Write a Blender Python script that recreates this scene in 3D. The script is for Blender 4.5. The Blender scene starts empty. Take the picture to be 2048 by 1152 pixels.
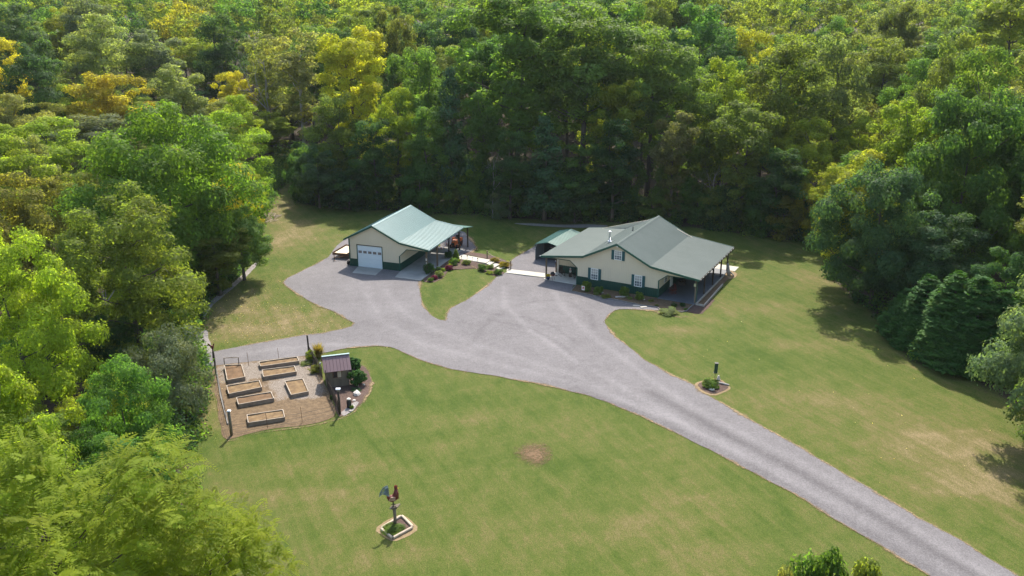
import bpy, bmesh, math, random
import numpy as np
from mathutils import Vector
from mathutils import geometry as mgeo, noise as mnoise

# ------------------------------------------------------------------ camera, sky, sun, exposure
SC = bpy.context.scene
COL = SC.collection
PITCH, FPX, CAMH = 0.333, 1780.0, 36.0
cam = bpy.data.cameras.new('camera')
cam.sensor_width = 36.0
cam.lens = FPX / 2048.0 * 36.0
cam.clip_start = 0.5
cam.clip_end = 8000.0
cam_ob = bpy.data.objects.new('camera', cam)
cam_ob.location = (0, 0, CAMH)
cam_ob.rotation_euler = (math.pi / 2 - PITCH, 0, 0)
COL.objects.link(cam_ob)
SC.camera = cam_ob

SUN_EL, SUN_AZ = math.radians(50.0), math.radians(8.0)     # azimuth measured from +Y towards +X
world = bpy.data.worlds.new('World')
SC.world = world
world.use_nodes = True
wn = world.node_tree
sky = wn.nodes.new('ShaderNodeTexSky')
sky.sky_type = 'NISHITA'
sky.sun_disc = False
sky.sun_elevation = SUN_EL
sky.sun_rotation = SUN_AZ
sky.air_density = 1.5
sky.dust_density = 2.0
sky.ozone_density = 1.0
bg = wn.nodes['Background']
bg.inputs['Strength'].default_value = 0.15
wn.links.new(sky.outputs[0], bg.inputs['Color'])

sun = bpy.data.lights.new('sun', 'SUN')
sun.energy = 4.5
sun.angle = math.radians(0.6)
sun.color = (1.0, 0.93, 0.82)
sun_ob = bpy.data.objects.new('sun', sun)
sdir = Vector((math.sin(SUN_AZ) * math.cos(SUN_EL), math.cos(SUN_AZ) * math.cos(SUN_EL), math.sin(SUN_EL)))
sun_ob.rotation_euler = sdir.to_track_quat('Z', 'Y').to_euler()
sun_ob.location = (0, 40, 80)
COL.objects.link(sun_ob)

SC.view_settings.view_transform = 'Standard'
SC.view_settings.look = 'None'
SC.view_settings.exposure = 1.05
SC.view_settings.gamma = 1.0
SC.view_settings.use_curve_mapping = False
SC.cycles.max_bounces = 4
SC.cycles.diffuse_bounces = 2
SC.cycles.transmission_bounces = 3
SC.cycles.transparent_max_bounces = 6
SC.cycles.caustics_reflective = False
SC.cycles.caustics_refractive = False
SC.cycles.glossy_bounces = 2
SC.cycles.volume_bounces = 0
SC.cycles.use_denoising = True
SC.cycles.use_adaptive_sampling = True
SC.cycles.adaptive_threshold = 0.01
SC.cycles.adaptive_min_samples = 24

R = random.Random(7)

# ------------------------------------------------------------------ terrain height and pixel -> ground
def sstep(a, b, x):
    t = min(1.0, max(0.0, (x - a) / (b - a)))
    return t * t * (3 - 2 * t)

def G(x, y):
    h = 0.5 * (1 - sstep(-6.5, 2.5, x)) * sstep(86, 104, y)
    h += 12.0 * sstep(165, 300, y) + 0.03 * max(0.0, y - 300)
    h -= 1.2 * sstep(-26, -60, x) * (1 - sstep(90, 130, y))
    return h

CP, SP = math.cos(PITCH), math.sin(PITCH)
def ray(px, py):
    X = (px - 1024) / FPX
    V = -(py - 576) / FPX
    return X, CP + V * SP, -SP + V * CP

def at(px, py, z):
    X, dy, dz = ray(px, py)
    t = (z - CAMH) / dz
    return Vector((X * t, dy * t, z))

def gp(px, py, dz=0.0):
    z = 0.0
    for _ in range(12):
        p = at(px, py, z + dz)
        z = G(p.x, p.y)
    return Vector((p.x, p.y, z))

def height_at(py, wy):
    X, dy, dz = ray(1024, py)
    return CAMH + wy / dy * dz

def to_px(x, y, z):
    zz = z - CAMH
    d = y * CP - zz * SP
    v = y * SP + zz * CP
    return 1024 + FPX * x / d, 576 - FPX * v / d

# ------------------------------------------------------------------ materials
MATS = {}
def new_mat(name):
    m = bpy.data.materials.new(name)
    m.use_nodes = True
    MATS[name] = m
    return m, m.node_tree, m.node_tree.nodes['Principled BSDF']

def ramp(nt, stops):
    r = nt.nodes.new('ShaderNodeValToRGB')
    el = r.color_ramp.elements
    while len(el) < len(stops):
        el.new(0.5)
    for e, (p, c) in zip(el, stops):
        e.position = p
        e.color = (*c, 1) if len(c) == 3 else c
    return r

def noise_node(nt, scale, vec, detail=6.0, rough=0.6):
    n = nt.nodes.new('ShaderNodeTexNoise')
    n.inputs['Scale'].default_value = scale
    n.inputs['Detail'].default_value = detail
    n.inputs['Roughness'].default_value = rough
    nt.links.new(vec, n.inputs['Vector'])
    return n

def mix_rgb(nt, fac, a, b, mode='MIX'):
    m = nt.nodes.new('ShaderNodeMix')
    m.data_type = 'RGBA'
    m.blend_type = mode
    for key, v in ((0, fac), (6, a), (7, b)):
        if hasattr(v, 'is_output') or isinstance(v, bpy.types.NodeSocket):
            nt.links.new(v, m.inputs[key])
        elif key == 0:
            m.inputs[0].default_value = v
        else:
            m.inputs[key].default_value = (*v, 1)
    return m.outputs[2]

def mathn(nt, op, a, b=None):
    m = nt.nodes.new('ShaderNodeMath')
    m.operation = op
    for i, v in enumerate((a, b)):
        if v is None:
            continue
        if isinstance(v, bpy.types.NodeSocket):
            nt.links.new(v, m.inputs[i])
        else:
            m.inputs[i].default_value = v
    return m.outputs[0]

def plain(name, c1, c2=None, scale=3.0, rough=0.7, metal=0.0, bump=0.0, bscale=None, spec=0.3, stretch=None, detail=6.0, world=False):
    """two tones broken up by noise, with a fine bump"""
    m, nt, b = new_mat(name)
    tc = nt.nodes.new('ShaderNodeTexCoord')
    vec = tc.outputs['Object']
    if world:
        vec = nt.nodes.new('ShaderNodeNewGeometry').outputs['Position']
    if stretch:
        mp = nt.nodes.new('ShaderNodeMapping')
        mp.inputs['Scale'].default_value = stretch
        nt.links.new(vec, mp.inputs['Vector'])
        vec = mp.outputs['Vector']
    c2 = c2 or tuple(v * 0.75 for v in c1)
    n = noise_node(nt, scale, vec, detail)
    r = ramp(nt, [(0.33, c2), (0.67, c1)])
    nt.links.new(n.outputs['Fac'], r.inputs['Fac'])
    nt.links.new(r.outputs['Color'], b.inputs['Base Color'])
    b.inputs['Roughness'].default_value = rough
    b.inputs['Metallic'].default_value = metal
    b.inputs['Specular IOR Level'].default_value = spec
    if bump:
        n2 = noise_node(nt, bscale or scale * 6, vec, 4.0)
        bp = nt.nodes.new('ShaderNodeBump')
        bp.inputs['Strength'].default_value = bump
        bp.inputs['Distance'].default_value = 0.05
        nt.links.new(n2.outputs['Fac'], bp.inputs['Height'])
        nt.links.new(bp.outputs['Normal'], b.inputs['Normal'])
    return m

plain('cream', (0.66, 0.565, 0.43), (0.64, 0.545, 0.415), 0.6, 0.55, spec=0.3)
plain('green_trim', (0.02, 0.085, 0.06), (0.016, 0.07, 0.05), 1.5, 0.5, spec=0.4)
plain('dark_green_steel', (0.014, 0.06, 0.042), (0.012, 0.05, 0.036), 1.2, 0.55, spec=0.3)
plain('house_roof', (0.085, 0.108, 0.101), (0.074, 0.096, 0.089), 0.5, 0.62, spec=0.18)
plain('garage_roof', (0.125, 0.21, 0.205), (0.112, 0.19, 0.186), 0.5, 0.36, spec=0.5)
plain('feather_tan', (0.36, 0.24, 0.18), (0.25, 0.13, 0.09), 5.0, 0.6)
plain('ridge_metal', (0.27, 0.38, 0.37), None, 1.0, 0.3, spec=0.6)
plain('carport_roof', (0.042, 0.13, 0.107), (0.035, 0.112, 0.093), 0.7, 0.4, spec=0.5)  # green darkened, with partial shade on the carport put into the colour
plain('carport_wall', (0.30, 0.33, 0.34), (0.25, 0.28, 0.29), 0.8, 0.5, metal=0.2)
plain('white_paint', (0.78, 0.78, 0.77), (0.72, 0.72, 0.71), 2.0, 0.45)
plain('door_white', (0.66, 0.72, 0.78), (0.62, 0.68, 0.75), 1.0, 0.4, spec=0.4)
plain('door_pane', (0.20, 0.17, 0.17), (0.16, 0.14, 0.14), 2.0, 0.25, spec=0.5)
plain('shutter', (0.03, 0.10, 0.11), (0.025, 0.085, 0.095), 2.0, 0.55)
plain('concrete', (0.50, 0.475, 0.43), (0.42, 0.40, 0.36), 0.6, 0.85, bump=0.2, bscale=20)
plain('pale_concrete', (0.43, 0.40, 0.34), (0.36, 0.335, 0.285), 0.7, 0.85, bump=0.15, bscale=20)
plain('post_wood', (0.17, 0.125, 0.085), (0.11, 0.08, 0.055), 3.0, 0.8, bump=0.3, stretch=(1, 1, 0.15))
plain('dark_wood', (0.06, 0.045, 0.035), (0.035, 0.027, 0.022), 3.0, 0.8, bump=0.3, stretch=(1, 1, 0.2))
plain('weathered_wood', (0.19, 0.155, 0.115), (0.115, 0.092, 0.07), 2.0, 0.85, bump=0.4, stretch=(1, 1, 0.12))
plain('bed_board', (0.27, 0.21, 0.16), (0.17, 0.13, 0.10), 2.5, 0.85, bump=0.3)
plain('bed_cap', (0.40, 0.34, 0.275), (0.29, 0.24, 0.19), 3.0, 0.8)
plain('lower_glass', (0.20, 0.22, 0.24), (0.09, 0.10, 0.12), 1.5, 0.12, spec=0.6)
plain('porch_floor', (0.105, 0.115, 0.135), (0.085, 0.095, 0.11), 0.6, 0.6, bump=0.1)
plain('slab_grey', (0.30, 0.30, 0.285), (0.22, 0.22, 0.21), 0.5, 0.85, bump=0.2, bscale=20)
plain('soil', (0.21, 0.14, 0.07), (0.105, 0.065, 0.034), 2.4, 0.95, bump=0.9, bscale=14)
plain('dark_soil', (0.16, 0.095, 0.05), (0.09, 0.055, 0.03), 2.0, 0.95, bump=0.9, bscale=14)
plain('deck_plank', (0.62, 0.50, 0.36), (0.50, 0.39, 0.27), 2.0, 0.7)
plain('rust_steel', (0.16, 0.08, 0.04), (0.09, 0.05, 0.03), 3.0, 0.7)
plain('black_steel', (0.025, 0.025, 0.027), (0.018, 0.018, 0.02), 3.0, 0.45)
plain('rubber', (0.02, 0.02, 0.02), None, 3.0, 0.8)
plain('galvanised', (0.72, 0.73, 0.74), (0.60, 0.61, 0.63), 4.0, 0.28, metal=0.85)
plain('orange_paint', (0.55, 0.11, 0.02), (0.45, 0.09, 0.02), 2.0, 0.4, spec=0.5)
plain('red_paint', (0.15, 0.030, 0.024), (0.095, 0.022, 0.018), 2.0, 0.5)
plain('maroon_roof', (0.155, 0.095, 0.10), (0.14, 0.085, 0.09), 0.8, 0.4, spec=0.5)
plain('blue_metal', (0.17, 0.215, 0.235), (0.10, 0.14, 0.16), 4.0, 0.4, metal=0.4)
plain('stone', (0.42, 0.38, 0.33), (0.27, 0.25, 0.22), 2.5, 0.9, bump=0.6)
plain('pale_stone', (0.66, 0.60, 0.54), (0.50, 0.45, 0.40), 3.0, 0.9, bump=0.5)
plain('driftwood', (0.42, 0.38, 0.35), (0.28, 0.25, 0.23), 3.0, 0.85, bump=0.4)
plain('timber', (0.50, 0.41, 0.31), (0.36, 0.29, 0.22), 3.0, 0.85, bump=0.4)
plain('edging', (0.20, 0.19, 0.18), (0.14, 0.13, 0.125), 3.0, 0.85, bump=0.3)
plain('bark', (0.115, 0.095, 0.075), (0.065, 0.053, 0.042), 2.0, 0.9, bump=0.6, stretch=(1, 1, 0.3))
plain('pale_bark', (0.34, 0.31, 0.27), (0.22, 0.20, 0.17), 2.0, 0.9, bump=0.5, stretch=(1, 1, 0.3))
plain('pot_blue', (0.02, 0.03, 0.10), None, 3.0, 0.3)
plain('terracotta', (0.42, 0.14, 0.08), None, 3.0, 0.7)
plain('cloth_red', (0.42, 0.05, 0.05), None, 6.0, 0.8)
plain('cloth_white', (0.72, 0.66, 0.62), None, 6.0, 0.8)
plain('cloth_blue', (0.10, 0.10, 0.28), None, 6.0, 0.8)
plain('yellow_flower', (0.55, 0.36, 0.02), (0.40, 0.22, 0.02), 6.0, 0.8)
plain('dark_glass', (0.03, 0.035, 0.04), None, 3.0, 0.08, spec=0.6)
plain('window_glass', (0.42, 0.41, 0.39), (0.34, 0.33, 0.32), 1.5, 0.10, spec=0.6)
plain('curtain', (0.55, 0.50, 0.42), (0.46, 0.42, 0.35), 3.0, 0.8)
plain('straw', (0.52, 0.43, 0.33), (0.36, 0.29, 0.21), 3.0, 0.9)
plain('wire', (0.09, 0.085, 0.08), None, 3.0, 0.6, metal=0.5)
plain('rope', (0.46, 0.38, 0.30), None, 8.0, 0.9)
plain('feeder_green', (0.025, 0.06, 0.035), None, 5.0, 0.6)
plain('car_paint', (0.30, 0.22, 0.22), None, 1.0, 0.3, spec=0.6)

# ------------------------------------------------------------------ mesh builder
class MB:
    def __init__(self):
        self.v, self.f = [], []
    def quad(self, *pts):
        i = len(self.v)
        self.v += [tuple(p) for p in pts]
        self.f.append(tuple(range(i, i + len(pts))))
        return self
    def box(self, cx, cy, cz, sx, sy, sz, rz=0.0, tilt=None):
        i = len(self.v)
        c, s = math.cos(rz), math.sin(rz)
        for dz in (-.5, .5):
            for dx, dy in ((-.5, -.5), (.5, -.5), (.5, .5), (-.5, .5)):
                x, y, z = dx * sx, dy * sy, dz * sz
                if tilt:                       # tilt about local x
                    ct, st = math.cos(tilt), math.sin(tilt)
                    y, z = y * ct - z * st, y * st + z * ct
                self.v.append((cx + x * c - y * s, cy + x * s + y * c, cz + z))
        self.f += [(i, i + 3, i + 2, i + 1), (i + 4, i + 5, i + 6, i + 7), (i, i + 1, i + 5, i + 4),
                   (i + 1, i + 2, i + 6, i + 5), (i + 2, i + 3, i + 7, i + 6), (i + 3, i, i + 4, i + 7)]
        return self
    def hexa(self, bot, top):
        """eight-corner solid: four bottom points and four top points, same winding (ccw from above)"""
        i = len(self.v)
        self.v += [tuple(p) for p in bot] + [tuple(p) for p in top]
        n = len(bot)
        self.f.append(tuple(i + k for k in reversed(range(n))))
        self.f.append(tuple(i + n + k for k in range(n)))
        for k in range(n):
            k2 = (k + 1) % n
            self.f.append((i + k, i + k2, i + n + k2, i + n + k))
        return self
    def slab(self, pts, z0, z1):
        return self.hexa([(p[0], p[1], z0) for p in pts], [(p[0], p[1], z1) for p in pts])
    def tube(self, pts, radii, n=6, cap=True):
        i0 = len(self.v)
        pts = [Vector(p) for p in pts]
        if not hasattr(radii, '__len__'):
            radii = [radii] * len(pts)
        for k, p in enumerate(pts):
            d = (pts[min(k + 1, len(pts) - 1)] - pts[max(k - 1, 0)])
            d = d.normalized() if d.length > 1e-9 else Vector((0, 0, 1))
            a = Vector((1, 0, 0)) if abs(d.x) < 0.8 else Vector((0, 1, 0))
            u = d.cross(a).normalized()
            w = d.cross(u)
            for j in range(n):
                t = 2 * math.pi * j / n
                q = p + u * (math.cos(t) * radii[k]) + w * (math.sin(t) * radii[k])
                self.v.append(tuple(q))
        for k in range(len(pts) - 1):
            for j in range(n):
                a = i0 + k * n + j
                b = i0 + k * n + (j + 1) % n
                self.f.append((a, b, b + n, a + n))
        if cap:
            self.f.append(tuple(i0 + j for j in reversed(range(n))))
            self.f.append(tuple(i0 + (len(pts) - 1) * n + j for j in range(n)))
        return self
    def lathe(self, cx, cy, prof, n=12):
        i0 = len(self.v)
        for r, z in prof:
            for j in range(n):
                t = 2 * math.pi * j / n
                self.v.append((cx + r * math.cos(t), cy + r * math.sin(t), z))
        for k in range(len(prof) - 1):
            for j in range(n):
                a = i0 + k * n + j
                b = i0 + k * n + (j + 1) % n
                self.f.append((a, b, b + n, a + n))
        self.f.append(tuple(i0 + j for j in reversed(range(n))))
        self.f.append(tuple(i0 + (len(prof) - 1) * n + j for j in range(n)))
        return self
    def mesh(self, name, mat, smooth=False):
        me = bpy.data.meshes.new(name)
        me.from_pydata(self.v, [], self.f)
        bm = bmesh.new()
        bm.from_mesh(me)
        bmesh.ops.recalc_face_normals(bm, faces=bm.faces)
        bm.to_mesh(me)
        bm.free()
        me.materials.append(MATS[mat] if isinstance(mat, str) else mat)
        if smooth:
            me.polygons.foreach_set('use_smooth', [True] * len(me.polygons))
        me.update()
        return me
    def build(self, name, mat, parent=None, smooth=False):
        return link(name, self.mesh(name, mat, smooth), parent)

def link(name, me, parent=None):
    o = bpy.data.objects.new(name, me)
    COL.objects.link(o)
    if parent:
        o.parent = parent
    return o

def tag(o, label=None, cat=None, group=None, kind=None):
    if label: o['label'] = label
    if cat: o['category'] = cat
    if group: o['group'] = group
    if kind: o['kind'] = kind
    return o

def thing(name, label, cat, loc=(0, 0, 0), rz=0.0, group=None):
    o = bpy.data.objects.new(name, None)
    o.empty_display_size = 0.3
    COL.objects.link(o)
    o.location = loc
    o.rotation_euler = (0, 0, rz)
    return tag(o, label, cat, group)

def part(name, mb, mat, parent, smooth=False):
    return mb.build(name, mat, parent, smooth)
# ------------------------------------------------------------------ ground
def pxpoly(pts, dz=0.0):
    return [gp(x, y, dz) for x, y in pts]

DRIVE_PX = [(1875, 1162), (1859, 1152), (1764, 1094), (1669, 1037), (1590, 989), (1492, 939), (1400, 890), (1300, 841), (1200, 798),
    (1100, 772), (1000, 754), (900, 739), (839, 720), (804, 704), (782, 695), (751, 692), (716, 694), (693, 697), (666, 702),
    (640, 708), (600, 713), (540, 720), (480, 726), (430, 731), (380, 735), (340, 738), (345, 716), (390, 710), (432, 703), (470, 695), (540, 682), (607, 670), (645, 667), (677, 660),
    (702, 653), (707, 646), (691, 637), (668, 623), (638, 613), (598, 590), (575, 575), (566, 565), (574, 557), (610, 539),
    (642, 523), (660, 513), (668, 498), (700, 470), (760, 480), (842, 530), (841, 563), (841, 590), (846, 611), (860, 630), (879, 640),
    (890, 641), (893, 629), (900, 618), (930, 603), (962, 582), (984, 562), (996, 551), (1010, 547), (1021, 533), (1022, 522), (1032, 514), (1046, 506), (1058, 499), (1072, 492),
    (1110, 470), (1150, 480), (1152, 560), (1142, 580), (1190, 590), (1240, 599), (1281, 608), (1314, 613), (1326, 621),
    (1309, 622), (1264, 618.5), (1230, 619), (1218, 629), (1208, 644), (1218, 657), (1233, 676), (1255, 691), (1274, 707), (1289, 720),
    (1340, 749), (1385, 769), (1399, 784), (1428, 797), (1467, 820), (1519, 850), (1602, 897), (1666, 935), (1739, 977), (1843, 1040),
    (1919, 1078), (1985, 1122), (2033, 1152), (2050, 1162)]
CLEAR_PX = [(330, 1200), (365, 1010), (375, 930), (395, 860), (415, 800), (415, 740), (385, 700), (385, 660), (410, 618), (440, 580), (490, 530), (518, 490), (520, 440),
    (545, 395), (560, 374), (572, 345), (584, 334), (596, 336), (604, 370), (596, 402), (640, 412), (760, 420), (900, 428), (1030, 436), (1130, 440), (1260, 446),
    (1400, 456), (1500, 470), (1640, 488), (1662, 520), (1665, 560), (1700, 590), (1775, 640), (1790, 690), (1850, 735), (1950, 760), (2060, 830), (2300, 1000), (2400, 1400), (1000, 3000)]
CLEAR = pxpoly(CLEAR_PX)
def densify(pts, step, jit=0.0, closed=True, rnd=R):
    out = []
    n = len(pts)
    for i in range(n if closed else n - 1):
        a, b = Vector(pts[i][:2]), Vector(pts[(i + 1) % n][:2])
        k = max(1, int((b - a).length / step))
        for j in range(k):
            p = a.lerp(b, j / k)
            if jit:
                d = (b - a).normalized()
                nn = mnoise.noise(Vector((p.x * 0.5, p.y * 0.5, 1.7))) + 0.6 * mnoise.noise(Vector((p.x * 1.9, p.y * 1.9, 4.1)))
                p = p + Vector((-d.y, d.x)) * nn * jit
            out.append(p)
    if not closed:
        out.append(Vector(pts[-1][:2]))
    return out

def smooth_poly(pts, closed=True):
    """one corner-cutting pass"""
    out = []
    n = len(pts)
    for i in range(n):
        a, b = Vector(pts[i][:2]), Vector(pts[(i + 1) % n][:2])
        out += [a.lerp(b, .22), a.lerp(b, .78)]
    return out

def drape(name, pts, dz, mat, cell=2.0, kind='structure', parent=None, skirt=0.0):
    bm = bmesh.new()
    vs = [bm.verts.new((p[0], p[1], 0)) for p in pts]
    bm.faces.new(vs)
    bmesh.ops.triangulate(bm, faces=bm.faces[:])
    xs = [p[0] for p in pts]; ys = [p[1] for p in pts]
    for lo, hi, ax in ((min(xs), max(xs), Vector((1, 0, 0))), (min(ys), max(ys), Vector((0, 1, 0)))):
        k = math.floor(lo / cell) + 1
        while k * cell < hi:
            bmesh.ops.bisect_plane(bm, geom=bm.verts[:] + bm.edges[:] + bm.faces[:], plane_co=ax * (k * cell), plane_no=ax, dist=1e-5)
            k += 1
    for v in bm.verts:
        v.co.z = G(v.co.x, v.co.y) + dz
    bmesh.ops.recalc_face_normals(bm, faces=bm.faces)
    for f in bm.faces:
        if f.normal.z < 0: f.normal_flip()
    me = bpy.data.meshes.new(name)
    bm.to_mesh(me); bm.free()
    me.materials.append(MATS[mat])
    o = link(name, me, parent)
    if kind: o['kind'] = kind
    return o

def inpoly(x, y, poly):
    c = False
    n = len(poly)
    j = n - 1
    for i in range(n):
        xi, yi = poly[i][0], poly[i][1]
        xj, yj = poly[j][0], poly[j][1]
        if (yi > y) != (yj > y) and x < (xj - xi) * (y - yi) / (yj - yi) + xi:
            c = not c
        j = i
    return c

def dist_poly(x, y, poly):
    best = 1e9
    n = len(poly)
    for i in range(n):
        ax, ay = poly[i][0], poly[i][1]
        bx, by = poly[(i + 1) % n][0], poly[(i + 1) % n][1]
        dx, dy = bx - ax, by - ay
        t = max(0, min(1, ((x - ax) * dx + (y - ay) * dy) / (dx * dx + dy * dy + 1e-9)))
        best = min(best, math.hypot(x - ax - t * dx, y - ay - t * dy))
    return best

# dry and lush patches of the lawn: px, py, radius across (m), radius in depth (m), amount
DRY = [(1850, 870, 2.6, 1.0, 1.0), (1905, 905, 2.2, .9, 1.0), (1985, 950, 2.6, 1.1, 1.0), (1930, 860, 1.8, .8, .9), (1880, 985, 2.2, .8, .9), (2010, 900, 2, 1, 1.0), (1790, 805, 1.5, .7, .7), (500, 655, 2, .9, 1.0), (565, 645, 2, .8, .9), (445, 655, 1.6, 1.2, 1.0), (480, 622, 2, 1.2, .9), (620, 650, 1.5, .7, .9), (1880, 890, 7, 4.5, 0.75), (1800, 830, 5, 4, 0.5), (1960, 960, 6, 4, 0.75), (1700, 800, 7, 3, 0.35),
       (500, 660, 8, 3.5, 0.8), (560, 640, 7, 4, 0.6), (450, 620, 4, 5, 0.55), (600, 655, 6, 2, 0.6), (570, 480, 5, 10, 0.6), (560, 420, 4, 9, 0.75),
       (530, 440, 3, 4, 0.8), (420, 830, 3, 4, 0.6), (430, 780, 2.5, 3, 0.7), (900, 840, 5, 1.5, 0.35), (780, 860, 4, 1.2, 0.25), (1290, 1040, 8, 1.2, 0.35), (1150, 1080, 7, 1.0, 0.3),
       (1400, 1000, 5, 1.0, 0.4), (620, 990, 5, .8, .45), (480, 985, 4, .8, .5), (1370, 660, 4, 1.5, 0.5), (1560, 620, 8, 4, 0.35), (1650, 560, 5, 4, 0.5),
       (1425, 640, 2.2, 2.0, 0.5), (1590, 690, 4, 1.5, .3), (1100, 860, 5, 2, 0.3), (700, 930, 6, 1.4, 0.3), (1500, 1100, 6, 1.2, 0.35), (880, 1110, 7, 1.2, 0.3)]
LUSH = [(560, 520, 6, 4, 0.6), (940, 570, 5, 5, 0.8), (640, 870, 8, 2.0, 0.7), (800, 780, 8, 3, 0.5), (960, 800, 9, 2.5, 0.5), (1560, 720, 9, 3, 0.5),
        (960, 475, 8, 6, 0.55), (980, 500, 5, 4, 0.6), (1000, 930, 9, 2, 0.5), (1460, 640, 8, 3, 0.6), (840, 960, 8, 2, 0.35), (1650, 900, 6, 3, .5), (1200, 860, 8, 1.5, .45), (520, 900, 6, 1.5, .4)]
DRYW = [(gp(a, b), c, d, e) for a, b, c, d, e in DRY]
LUSHW = [(gp(a, b), c, d, e) for a, b, c, d, e in LUSH]

def make_ground():
    def axis(fine0, fine1, step, far0, far1):
        a = list(np.arange(fine0, fine1 + .01, step))
        lo, hi = [fine0], [fine1]
        s = step * 1.6
        while lo[-1] > far0: lo.append(lo[-1] - s); s *= 1.25
        s = step * 1.6
        while hi[-1] < far1: hi.append(hi[-1] + s); s *= 1.25
        return sorted(lo[1:]) + a + hi[1:]
    xs = axis(-62, 66, 0.8, -3000, 3000)
    ys = axis(40, 172, 0.8, -400, 4500)
    nx, ny = len(xs), len(ys)
    X, Y = np.meshgrid(np.array(xs), np.array(ys))
    X, Y = X.ravel(), Y.ravel()
    Z = np.array([G(x, y) for x, y in zip(X, Y)])
    # forest mask
    poly = [(p.x, p.y) for p in CLEAR]
    F = np.zeros(len(X)); 
    ins = np.zeros(len(X), bool)
    j = len(poly) - 1
    for i in range(len(poly)):
        xi, yi = poly[i]; xj, yj = poly[j]
        if yi != yj:
            cond = ((yi > Y) != (yj > Y)) & (X < (xj - xi) * (Y - yi) / (yj - yi) + xi)
            ins ^= cond
        j = i
    D = np.full(len(X), 1e9)
    for i in range(len(poly)):
        ax, ay = poly[i]; bx, by = poly[(i + 1) % len(poly)]
        dx, dy = bx - ax, by - ay
        t = np.clip(((X - ax) * dx + (Y - ay) * dy) / (dx * dx + dy * dy + 1e-9), 0, 1)
        D = np.minimum(D, np.hypot(X - ax - t * dx, Y - ay - t * dy))
    sd = np.where(ins, -D, D)
    F = np.clip((sd + 1.5) / 3.0, 0, 1)
    dry = np.zeros(len(X)); lush = np.zeros(len(X))
    for p, a, b, e in DRYW:
        dry = np.maximum(dry, e * np.exp(-(((X - p.x) / a) ** 2 + ((Y - p.y) / b) ** 2)))
    for p, a, b, e in LUSHW:
        lush = np.maximum(lush, e * np.exp(-(((X - p.x) / a) ** 2 + ((Y - p.y) / b) ** 2)))
    me = bpy.data.meshes.new('ground')
    me.vertices.add(nx * ny)
    me.vertices.foreach_set('co', np.stack([X, Y, Z], 1).ravel())
    ii, jj = np.meshgrid(np.arange(nx - 1), np.arange(ny - 1))
    a = (jj * nx + ii).ravel()
    q = np.stack([a, a + 1, a + nx + 1, a + nx], 1)
    me.loops.add(len(q) * 4); me.polygons.add(len(q))
    me.loops.foreach_set('vertex_index', q.ravel().astype(np.int32))
    me.polygons.foreach_set('loop_start', np.arange(0, len(q) * 4, 4, dtype=np.int32))
    me.update(calc_edges=True)
    at_ = me.color_attributes.new('zone', 'FLOAT_COLOR', 'POINT')
    at_.data.foreach_set('color', np.stack([F, dry, lush, np.ones(len(X))], 1).ravel().astype(np.float32))
    me.polygons.foreach_set('use_smooth', [True] * len(q))
    me.materials.append(MATS['lawn'])
    o = link('ground', me)
    tag(o, kind='structure')

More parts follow.
